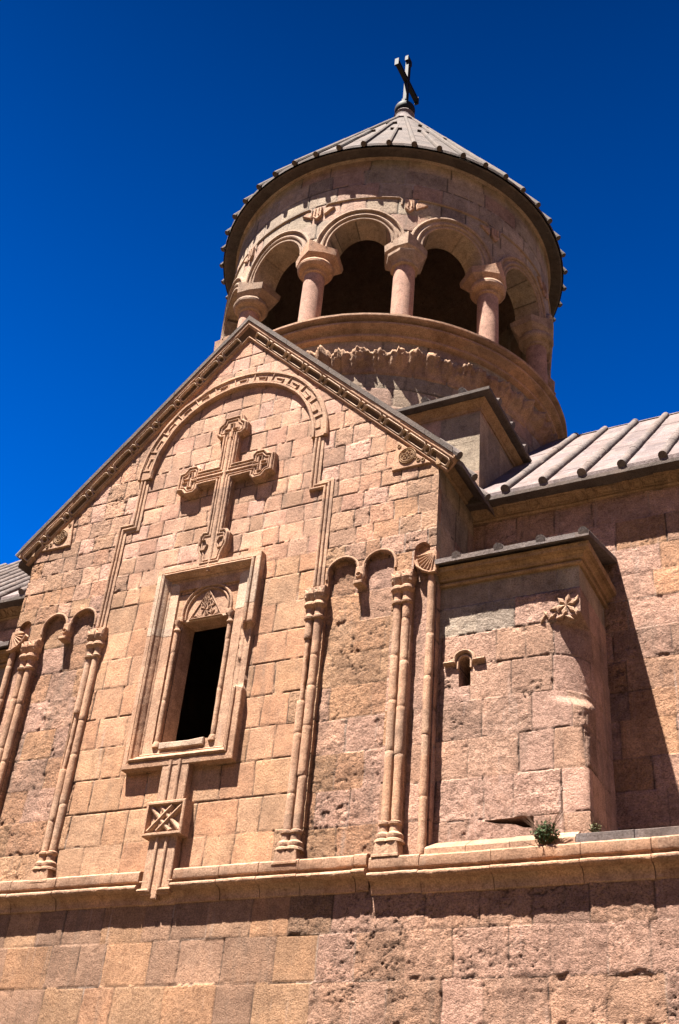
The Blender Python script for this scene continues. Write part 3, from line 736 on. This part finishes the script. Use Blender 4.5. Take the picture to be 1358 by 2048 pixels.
# ---- nave: walls, cornices, roof both sides
FN = flat_map(Y1)
NE = 12.5
masonry('nave_wall', CH, FN, 3.4, 7.4, 2.66, 7.95, .0175, pal=lambda u, v: np.vstack([PINK, ORNG[:2]]), rowz=None, rh=.42, bw=(.36, .78), seed=51, roughfn=lambda u, v: .85, open_=.9)
masonry('nave_wall', CH, FN, 7.4, NE, 2.66, 7.95, .06, pal=PINK, bw=(.36, .78), seed=52)
masonry('nave_wall', CH, FN, -NE, -3.4, 2.66, 7.95, .05, pal=PINK, bw=(.36, .78), seed=53)
for s in (-1, 1):
    M = flat_map(Y1, s)
    a = Acc(); x = 3.5; rng = random.Random(9 + s)
    while x < NE:
        w = rng.uniform(.6, 1.0); j = rng.uniform(-.005, .005)
        X, F = sweep([(x + .003, 7.84 + j), (x + w - .003, 7.84 + j)], cornp, M, step=.06); a.add(X, F); x += w
    a.build('nave_cornice', M_OCHRE, CH, age=.006, freq=8)
    a = Acc(); x = 3.72; k = 0
    while x < 9:
        zc = 7.925
        def mm(u, v, p):
            u = np.asarray(u, float); v = np.asarray(v, float); return np.stack([s * u, Y1 - (.03 + (v - 7.89) / .09 * .10 + np.asarray(p)), v], -1)
        if k % 3 == 2:
            pl = [(x, 7.90), (x + .30, 7.90), (x + .30, 7.96), (x, 7.96)]; a.add(*sweep(pl, roll(.015, .02, 0, 4), mm, closed=True, step=.1)); x += .34
        else:
            pl = [(x, 7.93), (x + .03, 7.89), (x + .10, 7.89), (x + .13, 7.93), (x + .10, 7.975), (x + .03, 7.975)]
            a.add(*sweep(pl, roll(.015, .022, 0, 4), mm, closed=True, step=.1)); x += .15
        k += 1
    a.build('cornice_carving', M_OCHRE, CH, age=.003)
nr = part('nave_roof')
RZ0, RY0, RS = 8.06, .98, .99        # eave height, eave y, slope
RY1 = YC; RZ1 = RZ0 + (RY1 - RY0) * RS
for s in (-1, 1):
    a = Acc(); rng = random.Random(77 + s); x = 3.5
    ribs = [4.09 + .545 * k for k in range(16)]
    bx = [3.45] + ribs + [NE + .3]
    for i in range(len(bx) - 1):
        yy = RY0; 
        while yy < RY1 - .02:
            L_ = min(rng.uniform(.5, .8), RY1 - yy); j = rng.uniform(-.006, .006)
            A_, B_ = bx[i] + .003, bx[i + 1] - .003; y2 = yy + L_ - .006
            P = [(s * X_, Y_, RZ0 + (Y_ - RY0) * RS + zz + j) for X_ in (A_, B_) for Y_ in (yy, y2) for zz in (-.02, .055)]
            a.add(P, [(0, 1, 3, 2), (4, 6, 7, 5), (0, 4, 5, 1), (2, 3, 7, 6), (0, 2, 6, 4), (1, 5, 7, 3)]); yy += L_
    a.build('roof_slab', M_ROOF, nr, sharp=20)
    for x in ribs:
        a = Acc(); yy = RY0 - .03
        while yy < RY1 - .1:
            L_ = min(.42, RY1 - .08 - yy); rr_ = .062 * rng.uniform(.95, 1.06)
            n_ = 4; a.add(*tube([(s * x, yy + L_ * q / n_, RZ0 + .085 + (yy + L_ * q / n_ - RY0) * RS) for q in range(n_ + 1)], rr_, 12)); yy += L_ - .002
        a.build('roof_rib', M_RIB, nr, age=.004)
    a = Acc()
    a.add(*box(*sorted((s * 3.5, s * (NE + .3))), RY0 - .02, RY0 + .3, RZ0 - .075, RZ0 - .02)); a.build('eave_slab', M_DARK, nr, age=.003)
    # ridge coping with scalloped lower edge
    a = Acc()
    for x in np.arange(3.55, NE, .545):
        P = [(x, -.0)] + [(x + .545 * t_, -.13 + .07 * math.sin(PI * t_)) for t_ in np.linspace(0, 1, 9)] + [(x + .545, 0)]
        M = lambda u, v, p: np.stack([s * np.asarray(u, float), RY1 + .05 + np.asarray(v, float) * .72 - np.asarray(p, float) * .6, RZ1 + .09 + np.asarray(v, float) * .71 + np.asarray(p, float) * .6], -1)
        a.add(*prism(P, -.02, .035, M, .006))
    a.build('ridge_coping', M_RIB, nr)
    # far slope and end gable
    a = Acc(); P = [(s * X_, Y_, Z_) for X_ in (3.45, NE + .3) for (Y_, Z_) in ((RY1 + .004, RZ1), (2 * YC - RY0, RZ0), (2 * YC - RY0, RZ0 + .055), (RY1 + .004, RZ1 + .055))]
    a.add(P, [(0, 1, 5, 4), (1, 2, 6, 5), (2, 3, 7, 6), (3, 0, 4, 7), (0, 3, 2, 1), (4, 5, 6, 7)]); a.build('roof_slab', M_ROOF, nr, smooth=False)
    masonry('end_wall', CH, side_map(s * NE, s), .0, 2 * YC, -2.8, 11.9, .09, pal=PINK, seed=61 + s,
            inc=[(0, -2.8), (2 * YC, -2.8), (2 * YC, 2.5), (2 * YC - Y1, 2.5), (2 * YC - Y1, 8.0), (YC, 11.85), (Y1, 8.0), (Y1, 2.5), (0, 2.5)])
a = Acc(); a.add(*box(-NE, NE, 2 * YC - Y1 - .3, 2 * YC - Y1, -2.8, 8.0)); a.build('back_wall', M_DRUM, CH, smooth=False)
# top of the lower storey: sloping weathering beside the facade, slabs beyond the chamber
for s in (-1, 1):
    M = flat_map(0, s)
    a = Acc(); rng = random.Random(15 + s); x = 3.50
    while x < 5.16:
        w = min(rng.uniform(.4, .62), 5.18 - x); j = rng.uniform(-.012, .012)
        if 5.18 - (x + w) < .1: w = 5.18 - x
        P = [(.28, 2.64), (-.025, 2.64), (-.025, 2.775 + j), (-.005, 2.795 + j), (.165, 2.895 + j), (.28, 2.90 + j)]
        V = [(s * X_, p[0], p[1]) for X_ in (x + .003, x + w - .003) for p in P]
        a.add(V, [tuple(range(6)), tuple(range(6, 12))[::-1]] + [(i, (i + 1) % 6, 6 + (i + 1) % 6, 6 + i) for i in range(6)]); x += w
    a.build('weathering_course', M_TRIM, CH, sharp=20)
    a = Acc(); x = 5.19
    while x < NE:
        w = rng.uniform(.6, .95); j = rng.uniform(-.006, .006)
        a.add(*prism([(x + .003, 2.69 + j), (x + w - .003, 2.69 + j), (x + w - .003, 2.80 + j), (x + .003, 2.80 + j)], -1.32, .065, M, .006)); x += w
    a.build('ledge_slab', M_RIB, CH, age=.003, label='greyish weathered slabs capping the lower storey')
    masonry('ledge_riser', CH, flat_map(.03, s), 5.18, 8.0, 2.60, 2.72, .03, pal=GREY, seed=66)

# ---- corner chambers between transept and nave
ux = 5.29 - 3.5; YCH = .20
def Rz(v): 
    v = np.asarray(v, float)
    up = .50 * (1 - ss(5.43, 5.53, v)); 
    lowr = .50 * ss(4.34, 4.52, v) + (1 - ss(4.34, 4.52, v)) * np.clip((v - 3.0) / 1.3, 0, 1) * .20
    return np.maximum(np.where(v > 5.0, up, lowr), .004)
def ch_map(s):
    def f(u, v, p):
        u, v, p = np.broadcast_arrays(np.asarray(u, float), np.asarray(v, float), np.asarray(p, float))
        Rr = Rz(v); t = u - ux
        x = np.where(t < 0, 3.5 + u, 5.29); y = np.where(t < 0, YCH, YCH + t)
        nx = np.where(t < 0, 0., 1.); ny = np.where(t < 0, -1., 0.)
        k = np.abs(t) < Rr; an = (t / Rr) * PI / 4 + PI / 4
        cxx, cyy = 5.29 - Rr, YCH + Rr
        x = np.where(k, cxx + Rr * np.sin(an), x); y = np.where(k, cyy - Rr * np.cos(an), y)
        nx = np.where(k, np.sin(an), nx); ny = np.where(k, -np.cos(an), ny)
        return np.stack([s * (x + nx * p), y + ny * p, v], -1)
    return f
wx = .345; wh = [(wx - .075, 4.77), (wx - .075, 5.08)] + arc(wx, 5.08, .075, 180, 0, 8) + [(wx + .075, 4.77)]
chrows = [2.6, 2.78, 3.13, 3.62, 4.10, 4.575, 5.03, 5.46, 5.86, 6.4]
def chpal(u, v):
    if v > 5.86: return GREY
    if v > 5.46 and u < .8: return GREY + .06
    return np.vstack([PINK + .02, PINK[:3] + .03])
for s in (1, -1):
    c = part('corner_chamber', 'corner chamber with rounded outer corner, beside the gabled front')
    masonry('chamber_wall', c, ch_map(s), 0, ux + 1.12, 2.62, 6.22, .0165 if s > 0 else .04, pal=chpal, rowz=chrows, bw=(.36, .72), seed=71, holes=[wh, [(.58, 3.115), (1.17, 3.125), (1.17, 2.99), (1.06, 3.0), (.95, 3.045), (.75, 3.07)]],
            roughfn=lambda u, v: (.2 if v > 5.86 or u > ux + .25 else (.85 if u < ux - .4 else .5)), skirt=.3, open_=.9)
    M = flat_map(YCH, s); o_ = 3.5
    w_ = part('slit_window', parent=c) if False else None
    a = Acc()
    a.add(*sweep([(o_ + wx + .26, 5.085), (o_ + wx + .125, 5.085)] + arc(o_ + wx, 5.10, .125, 0, 180, 12) + [(o_ + wx - .125, 5.085), (o_ + wx - .26, 5.085)], roll(.05, .05, .01), M, step=.04))
    a.add(*sweep([(o_ + wx + .085, 5.0)] + arc(o_ + wx, 5.08, .085, 0, 180, 12) + [(o_ + wx - .085, 5.0)], roll(.03, .02, .01), M, step=.04))
    a.build('window_hood', M_TRIM, c, age=.003, freq=16)
    a = Acc()
    # interior cavity of the slit
    a.add(*[(np.array(X_), F_) for X_, F_ in [box(*sorted((s * (o_ + wx - .075), s * (o_ + wx + .075))), YCH + .30, YCH + .32, 4.7, 5.2)]][0]); a.build('window_back', M_INT, c, smooth=False)
    # fan-shaped squinch under the square top
    a = Acc()
    for q_ in ((4.83, 5.50, 60), (4.87, 5.56, 120), (4.95, 5.52, 40), (5.02, 5.60, 100), (5.24, 5.54, 90), (5.25, 5.70, 70), (5.05, 5.49, 20), (5.15, 5.47, 150), (4.97, 5.62, 10)):
        dx_, dz_ = .06 * math.cos(R(q_[2])), .06 * math.sin(R(q_[2])); a.add(*prism([(q_[0] - dx_, q_[1] - dz_), (q_[0] + dz_ * .45, q_[1] - dx_ * .45), (q_[0] + dx_, q_[1] + dz_), (q_[0] - dz_ * .45, q_[1] + dx_ * .45)], -.03, .028, M, .014))
    for k in range(6):
        t = R(60 * k + 15); q = (5.12 + .085 * math.cos(t), 5.64 + .09 * math.sin(t))
        a.add(*prism([(5.12, 5.64), (q[0] + .035 * math.sin(t), q[1] - .035 * math.cos(t)), (5.12 + .155 * math.cos(t), 5.64 + .165 * math.sin(t)), (q[0] - .035 * math.sin(t), q[1] + .035 * math.cos(t))], -.02, .028, M, .016))
    a.build('carved_squinch', M_TRIM, c, age=.009, freq=18)
    # cornice around front and side
    cp = [(0, -.02), (0, .035), (.02, .052), (.045, .045), (.052, .018), (.062, .018), (.068, .07), (.115, .085), (.135, .115), (.142, .115), (.146, .165), (.21, .178), (.22, -.02)]
    path = [(3.5, YCH), (5.29, YCH), (5.29, Y1)]
    def Mc(u, v, p): return np.stack([s * np.asarray(u, float), np.asarray(v, float), np.asarray(p, float)], -1)
    X, F = sweep(path, [(-p, 6.17 + z_) for z_, p in cp], Mc, step=.06, cap=True)
    mk('chamber_cornice', aged(X, .003, 9), F, M_OCHRE, c)
    # lean-to roof
    a = Acc(); rng = random.Random(5)
    xs = [3.51, 3.80, 4.36, 4.90, 5.50]; yf = -.06; sl = .30
    for i in range(4):
        j = rng.uniform(-.004, .004); A_, B_ = xs[i] + .003, xs[i + 1] - .003
        P = [(s * X_, Y_, 6.395 + (Y_ - yf) * sl + zz + j) for X_ in (A_, B_) for Y_ in (yf, Y1 + .05) for zz in (0, .07)]
        a.add(P, [(0, 1, 3, 2), (4, 6, 7, 5), (0, 4, 5, 1), (2, 3, 7, 6), (0, 2, 6, 4), (1, 5, 7, 3)])
    a.build('roof_slab', M_RIB, c, age=.006, sharp=20)
    for x in (3.80, 4.36, 4.90, 5.43):
        X, F = tube([(s * x, y, 6.465 + (y - yf) * sl) for y in np.linspace(yf - .01, Y1 + .05, 8)], .06, 12); mk('roof_rib', aged(np.array(X), .004, 12), F, M_RIB, c)

# ---- square pedestal of the drum
PS = 3.56; PY = YC - PS
ped = part('drum_pedestal')
masonry('pedestal_wall', ped, flat_map(PY), -PS, PS, 7.9, 10.12, .03, pal=GREY, rh=.5, bw=(.5, .9), seed=81, rough=.2, open_=.5)
for s in (1, -1): masonry('pedestal_wall', ped, side_map(s * PS, s), PY, 2 * YC - PY, 7.9, 10.12, .03 if s > 0 else .1, pal=GREY, rh=.5, bw=(.5, .9), seed=83 + s, rough=.2, open_=.5)
a = Acc(); a.add(*box(-PS, PS, 2 * YC - PY - .1, 2 * YC - PY, 7.9, 10.1)); a.build('pedestal_wall', M_DRUM, ped, smooth=False)
sqp = [(-PS, PY), (PS, PY), (PS, 2 * YC - PY), (-PS, 2 * YC - PY)]
def Mh(u, v, p): return np.stack([np.asarray(u, float), np.asarray(v, float), np.asarray(p, float)], -1)
X, F = sweep(sqp, [(-p, 9.99 + z_) for z_, p in [(0, -.02), (0, .02), (.05, .03), (.06, .05), (.12, .10), (.15, .12), (.155, -.02)]], Mh, closed=True, step=.08)
mk('pedestal_cornice', aged(X, .006, 8), F, M_OCHRE, ped)
X, F = sweep(sqp, [(-.22, 10.15), (-.24, 10.16), (-.24, 10.215), (-.22, 10.225), (.9, 10.60), (.9, 10.15), (-.22, 10.15)], Mh, closed=True, step=.2)
mk('pedestal_roof', aged(X, .003, 8), F, M_DARK, ped)
for s in (-1, 1):
    for k in range(6):
        for side in (0, 1):
            q = 3.35 - k * .62
            if side == 0: P0, P1 = (s * q, PY - .25, 10.25), (s * q, PY + .6, 10.54)
            else: P0, P1 = (s * (PS + .25), YC - q, 10.25), (s * (PS - .6), YC - q, 10.54)
            if s < 0 and side: continue
            X, F = tube([P0, [(a_ + b_) / 2 for a_, b_ in zip(P0, P1)], P1], .06, 10); mk('roof_rib', X, F, M_RIB, ped)

# ---- drum
drum = part('belfry_drum', 'round open belfry with arches on columns above the crossing')
RD = 3.50
masonry('drum_wall', drum, cyl_map(RD), -RD * R(115), RD * R(175), 9.9, 12.66, .028, pal=GREY * 1.05, rh=.42, bw=(.5, .95), seed=91, rough=.45, open_=1.1)
masonry('drum_wall', drum, cyl_map(RD), RD * R(175), RD * R(245), 9.9, 12.66, .08, pal=GREY, rh=.42, bw=(.5, .95), seed=92, rough=.2)
# ragged broken belt
nu_, nv_ = 900, 22
th = np.linspace(0, 2 * PI, nu_ + 1)[:-1]; vv = np.linspace(0, 1, nv_)
TH, VV = np.meshgrid(th, vv, indexing='ij'); s_ = TH * RD
tooth = np.abs(((s_ / .31 + .9 * fbm(s_ * 1.3, VV * 0, 2, 5)) % 1) - .5) * 2 * (.35 + .65 * vn(s_ * 1.1, VV * 0, 77))
blk = vn(np.floor(s_ / .62), VV * 0, 8)
top = 12.18 + .09 * blk + .16 * fbm(s_ * 5, VV * 0, 4, 6) ; bot = 11.72 + 0 * s_
Z_ = bot + (top - bot) * VV
prof = np.where(VV < .06, VV / .06 * .25, .25 + .75 * ss(.06, .85, VV)) * (1 - ss(.94, 1., VV))
out = prof * (.11 + .05 * (blk - .5) + .17 * np.round(tooth * 3) / 3 * ss(.15, .5, VV) + .14 * fbm(s_ * 6, VV * 3, 4, 9) + .06 * fbm(s_ * 24, VV * 12, 3, 19)) 
out = np.maximum(out, -.01) - .04 * np.exp(-(((s_ % .62) - .31) / .014) ** 2)
rr2 = RD + out
X = np.stack([rr2 * np.sin(TH), YC - rr2 * np.cos(TH), Z_], -1).reshape(-1, 3)
ids = np.arange(nu_ * nv_).reshape(nu_, nv_); nx_ = np.roll(ids, -1, 0)
q = np.stack([ids[:, :-1], nx_[:, :-1], nx_[:, 1:], ids[:, 1:]], -1).reshape(-1, 4)
mk('broken_belt', X, q, stone('rough_belt_tuff', (.44, .27, .17), (.4, .4, .9), .008, .4, .1), drum, sharp=0, label='ragged broken band of corbel stones')
# sill cornice
def ring(prof, name, mat, par, n=120, age=.003, f=9, **k):
    X, F = lathe((0, YC), prof, n); F = F[:-2]; return mk(name, aged(np.array(X), age, f), F, mat, par, **k)
ring([(RD - .02, 12.50), (RD + .06, 12.515), (RD + .095, 12.54), (RD + .095, 12.575), (RD + .06, 12.59), (RD + .03, 12.592), (RD + .03, 12.66), (RD + .06, 12.70), (RD + .12, 12.725), (RD + .17, 12.73), (RD + .20, 12.75), (RD + .20, 12.785), (RD + .17, 12.80), (RD + .11, 12.802), (RD + .11, 12.855), (RD + .14, 12.87), (RD + .255, 12.875), (RD + .265, 12.89), (RD + .265, 12.93), (RD + .10, 12.96), (RD - .6, 12.98), (0.05, 12.98)], 'sill_cornice', M_TRIM, drum, age=.005)
# arcade wall
TH0 = R(1.5); NC = 12; pit = 2 * PI / NC; SPR = 15.06; AR = .615
holes = []
for k in range(-6, 6):
    uc = RD * (TH0 + pit * (k + .5))
    if uc > -RD * R(178) and uc < RD * R(182): pass
    holes.append([(uc - AR, 14.8), (uc - AR, SPR)] + arc(uc, SPR, AR, 180, 0, 24) + [(uc + AR, 14.8)])
u_lo = RD * (TH0 - pit * 6); u_hi = RD * (TH0 + pit * 6)
masonry('arcade_wall', drum, cyl_map(RD), u_lo, u_hi, 14.93, 17.56, .026, holes=holes, pal=lambda u, v: (GREY * 1.12 if v < 16.6 else GREY), rowz=[14.9, 15.4, 15.85, 16.33, 16.75, 17.15, 17.6], bw=(.5, .9), seed=95, rough=.4, open_=1.4, skirt=.50)
# plain inner lining
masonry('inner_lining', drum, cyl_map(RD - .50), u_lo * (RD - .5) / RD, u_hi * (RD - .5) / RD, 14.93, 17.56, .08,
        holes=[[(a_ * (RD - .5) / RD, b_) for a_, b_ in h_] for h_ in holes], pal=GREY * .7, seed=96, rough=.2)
# mouldings round each arch
for k in range(NC):
    uc = RD * (TH0 + pit * (k - 6 + .5)); M = cyl_map(RD)
    def pa(r): return [(uc + r, SPR - .02)] + arc(uc, SPR, r, 0, 180, 26) + [(uc - r, SPR - .02)]
    a = Acc()
    pr = [(-.27, -.02), (-.27, .05), (-.255, .075), (-.225, .08), (-.205, .065), (-.20, .035), (-.15, .03), (-.135, .05), (-.11, .06), (-.085, .05), (-.07, .02), (-.05, .02), (-.04, .035), (-.015, .035), (-.003, .02), (-.003, -.02)]
    a.add(*sweep(pa(AR), pr, M, step=.06))
    a.build('arch_moulding', M_DRUM, drum, age=.0025, freq=8)
# thin string above the arches, dipping at pendants
a = Acc()
for k in range(NC):
    ua = RD * (TH0 + pit * (k - 6)); M = cyl_map(RD)
    a.add(*sweep([(ua + .15, 16.12), (ua + .15, 16.26), (ua + .20, 16.31), (ua + RD * pit - .20, 16.31), (ua + RD * pit - .15, 16.26), (ua + RD * pit - .15, 16.12)][::-1], roll(.045, .03, 0), M, step=.08))
a.build('string_moulding', M_DRUM, drum, age=.002)
for k in range(NC):
    ua = RD * (TH0 + pit * (k - 6)); M = cyl_map(RD)
    a = Acc(); a.add(*prism([(ua - .09, 16.24), (ua - .09, 16.0), (ua, 15.90), (ua + .09, 16.0), (ua + .09, 16.24)], -.02, .06, M, .012))
    for d in (-.035, .035): a.add(*sweep([(ua + d, 16.20), (ua + d, 16.02)], roll(.025, .02, .06, 4), M, step=.05))
    for s in (-1, 1):
        if (k * 7 + s) % 3: a.add(*prism([(ua + s * .12, 16.10), (ua + s * .14, 16.18), (ua + s * .24, 16.20), (ua + s * .36, 16.16), (ua + s * .30, 16.11), (ua + s * .20, 16.04), (ua + s * .14, 16.0)], -.02, .045, M, .015))
    a.build('carved_pendant', M_TRIM, drum, age=.008, freq=14)
# columns
RC = 3.33
for k in range(NC):
    t = TH0 + pit * k; c = (RC * math.sin(t), YC - RC * math.cos(t))
    col = part('belfry_column', parent=drum)
    X, F = lathe(c, [(.205, 13.12), (.205, 13.5), (.205, 14.0), (.20, 14.50)], 28); mk('shaft', aged(np.array(X), .003), F, stone('pink_column_tuff', (.50, .29, .21), None, .005, .2, .2) if k == 0 else bpy.data.materials['pink_column_tuff'], col)
    if k % 3 == 1:
        X, F = lathe(c, [(.36, 12.96), (.36, 13.04), (.34, 13.06), (.26, 13.12), (.24, 13.14)], 8, rot=t + PI / 8); mk('base', X, F, M_TRIM, col, sharp=20)
    else:
        X, F = lathe(c, [(.30, 12.96), (.315, 13.02), (.30, 13.08), (.25, 13.10), (.255, 13.13), (.22, 13.16)], 28); mk('base', X, F, M_DRUM, col)
    a = Acc()
    if k % 3 == 1:   # faceted capital
        a.add(*lathe(c, [(.21, 14.46), (.27, 14.48), (.275, 14.53), (.29, 14.56), (.36, 14.68), (.37, 14.74), (.30, 14.78)], 8, rot=t + PI / 8))
    else:
        a.add(*lathe(c, [(.205, 14.44), (.235, 14.46), (.24, 14.49), (.22, 14.51), (.25, 14.54), (.31, 14.56), (.345, 14.61), (.35, 14.66), (.33, 14.71), (.29, 14.74), (.26, 14.78)], 28))
    # abacus: eared block, its ears turned along the wall
    ex = np.array([math.cos(t), math.sin(t)]); ey = np.array([math.sin(t), -math.cos(t)])
    q_ = .40 if k % 3 == 1 else .43; pl = [(-.34, -.42), (.34, -.42), (q_, .04), (.24, .21), (.0, .35), (-.24, .21), (-q_, .04)]
    n = len(pl); V = []
    for sc_, z_, lift in ((.66, 14.72, 0), (1.0, 14.89, .0), (1.04, 15.02, .17), (.7, 15.08, .16)):
        for px, py in pl:
            w_ = np.array(c) + (ex * px + ey * py) * sc_; V.append((w_[0], w_[1], z_ + (lift if py > .3 else lift * .2 * (py > 0))))
    F = [(l * n + i, l * n + (i + 1) % n, (l + 1) * n + (i + 1) % n, (l + 1) * n + i) for l in range(3) for i in range(n)] + [tuple(range(n))[::-1], tuple(3 * n + i for i in range(n))]
    a.add(V, F); a.build('capital', M_DRUM if k % 2 else M_TRIM, col, age=.010, freq=13, sharp=22)
# eave soffit and conical roof
cone = part('cone_roof', parent=CH)
RE, ZE, ZA = 3.84, 17.50, 23.72
ring([(RD - .03, 17.45), (RD + .04, 17.46), (RD + .06, 17.50), (RD + .16, 17.53), (RD + .18, 17.50), (RD + .18, 17.56), (RD - .3, 17.58)], 'eave_moulding', M_DRUM, cone)
sl = (ZA - ZE) / RE
a = Acc(); NR = 48; rng = random.Random(31)
rows_ = [0, .13, .27, .42, .58, .76, .985]
for k in range(NR):
    t0 = 2 * PI * k / NR + R(1.2); t1 = t0 + 2 * PI / NR
    for i in range(len(rows_) - 1):
        f0, f1 = rows_[i], rows_[i + 1] - .003; j = rng.uniform(-.005, .012)
        V = []
        for f in (f0, f1):
            r = RE * (1 - f); z_ = ZE + (RE - r) * sl
            for t in (t0 + .0015, (t0 + t1) / 2, t1 - .0015):
                rr3 = r * (1 if t != (t0 + t1) / 2 else 1.0)
                for dz in (-.02, .05): V.append((rr3 * math.sin(t) * 1, YC - rr3 * math.cos(t), z_ + dz + j * (1 - f)))
        F = [(0, 2, 8, 6)[::-1], (2, 4, 10, 8)[::-1], (1, 3, 9, 7), (3, 5, 11, 9), (0, 1, 3, 2)[::-1], (2, 3, 5, 4)[::-1], (6, 7, 9, 8), (8, 9, 11, 10), (0, 1, 7, 6), (4, 5, 11, 10)[::-1]]
        a.add(V, F)
a.build('roof_slab', M_CONE, cone, sharp=20)
X, F = lathe((0, YC), [(RE - .03, ZE - .035), (RE - .06, ZE - .05), (RD - .1, ZE + .02)], 72); mk('eave_slab', X, F[:-2], M_DARK, cone)
X, F = lathe((0, YC), [(RE - .1, ZE + .01), (1.9, ZE + .01 + (RE - 2.0) * sl), (.06, ZA - .3)], 48); mk('vault', X, F[:-2], M_INT, cone)
ribsl = []
for k in range(NR):
    t = 2 * PI * k / NR + R(1.2); full = k % 2 == 0; fe = .97 if k % 4 == 0 else (.62 if full else .40)
    a = Acc(); f = -.012; 
    while f < fe - .01:
        f2 = min(f + .11, fe)
        p = lambda ff: (RE * (1 - ff) * math.sin(t), YC - RE * (1 - ff) * math.cos(t), ZE + .075 + RE * ff * sl)
        r_ = .058 * (1 - .35 * max(f, 0)) * rng.uniform(.96, 1.05)
        a.add(*tube([p(f), p(f2)], r_, 10)); f = f2
    if k % 4:
        c0 = np.array(p(fe)); tx = np.array([math.cos(t), math.sin(t), 0]); a.add(*tube([c0 - tx * .13 + (0, 0, .02), c0 + tx * .13 + (0, 0, .02)], .03, 8))
    a.build('roof_rib', M_DARK, cone, age=.004)
X, F = lathe((0, YC), [(.40, 23.12), (.42, 23.16), (.36, 23.24), (.25, 23.5), (.24, 23.62), (.27, 23.68), (.24, 23.74)], 24); mk('roof_collar', X, F, M_ROOF, cone)
fin = part('finial_cross', parent=CH)
X, F = lathe((0, YC), [(.02, 23.66)] + [(.27 * math.cos(R(e)), 23.93 + .25 * math.sin(R(e))) for e in range(-70, 80, 12)] + [(.10, 24.18), (.09, 24.26)], 28); mk('ball', X, F, M_IRON, fin)
a = Acc(); b_ = .045
a.add(*box(-b_, b_, YC - .075, YC - .045, 24.2, 26.15)); a.add(*box(-b_, b_, YC + .045, YC + .075, 24.2, 26.15)); a.add(*box(-b_ * .6, b_ * .6, YC - .045, YC + .045, 24.2, 26.0))
a.add(*box(-b_, b_, YC - .12, YC + .12, 26.15, 26.2))
a.add(*box(-b_, b_, YC - .13, YC - .075, 26.0, 26.15)); a.add(*box(-b_, b_, YC + .075, YC + .13, 26.0, 26.15))
a.add(*box(-b_, b_, YC - .13, YC + .13, 24.2, 24.3))
a.build('upright', M_IRON, fin, smooth=False)
a = Acc(); zc = 25.18
a.add(*box(-b_ - .01, b_ + .01, YC - .62, YC + .62, zc + .045, zc + .075)); a.add(*box(-b_ - .01, b_ + .01, YC - .62, YC + .62, zc - .075, zc - .045)); a.add(*box(-.03, .03, YC - .58, YC + .58, zc - .045, zc + .045))
for s in (-1, 1): a.add(*box(-b_ - .01, b_ + .01, *sorted((YC + s * .62, YC + s * .67)), zc - .13, zc + .13))
a.build('crossbar', M_IRON, fin, smooth=False)

# ---- plants rooted in the ledge
def bush(name, x, y, z, h, w, n, mat, label, seed, twigs=6):
    o = bpy.data.objects.new(name, None); COL.objects.link(o); o['label'] = label; o['category'] = 'plant'; o.location = (x, y, z)
    rng = random.Random(seed); a = Acc(); b = Acc()
    for k in range(n):
        an = rng.uniform(0, 2 * PI); rr_ = rng.random() ** .5 * w; top = Vector((rr_ * math.cos(an), rr_ * math.sin(an) * .7 - .03, h * rng.uniform(.45, 1) * (1 - .5 * rr_ / w)))
        a.add(*tube([(0, 0, 0), tuple(top * .5 + Vector((0, 0, .01))), tuple(top)], .0035, 5, .0015))
        for q in range(9):
            f = rng.uniform(.25, 1); p = top * f; d = Vector((rng.gauss(0, 1), rng.gauss(0, 1), rng.gauss(.5, .7))).normalized(); s_ = Vector((rng.gauss(0, 1), rng.gauss(0, 1), rng.gauss(0, 1))).cross(d).normalized()
            L_ = rng.uniform(.025, .05); W_ = .008
            b.add([tuple(p), tuple(p + d * L_ * .5 + s_ * W_), tuple(p + d * L_), tuple(p + d * L_ * .5 - s_ * W_)], [(0, 1, 2, 3)])
    for k in range(twigs):
        an = rng.uniform(0, 2 * PI); top = Vector((math.cos(an) * w * 1.6, -abs(math.sin(an)) * w * .6, h * rng.uniform(.6, 1.25)))
        a.add(*tube([(0, 0, 0), tuple(top * .6 + Vector((0, 0, .03))), tuple(top)], .003, 5, .0012))
    a.build('stem', M_TWIG, o); b.build('leaf_cluster', mat, o, smooth=False)
    return o
bush('wild_plant', 4.88, -.07, 2.70, .33, .17, 120, M_LEAF, 'small green bush rooted in the pale sloping ledge below the rounded chamber corner', 3, 22)
bush('wild_plant', 5.36, .12, 2.80, .20, .07, 22, M_LEAF2, 'thin olive tuft on the grey slab at the foot of the chamber corner', 5, 5)
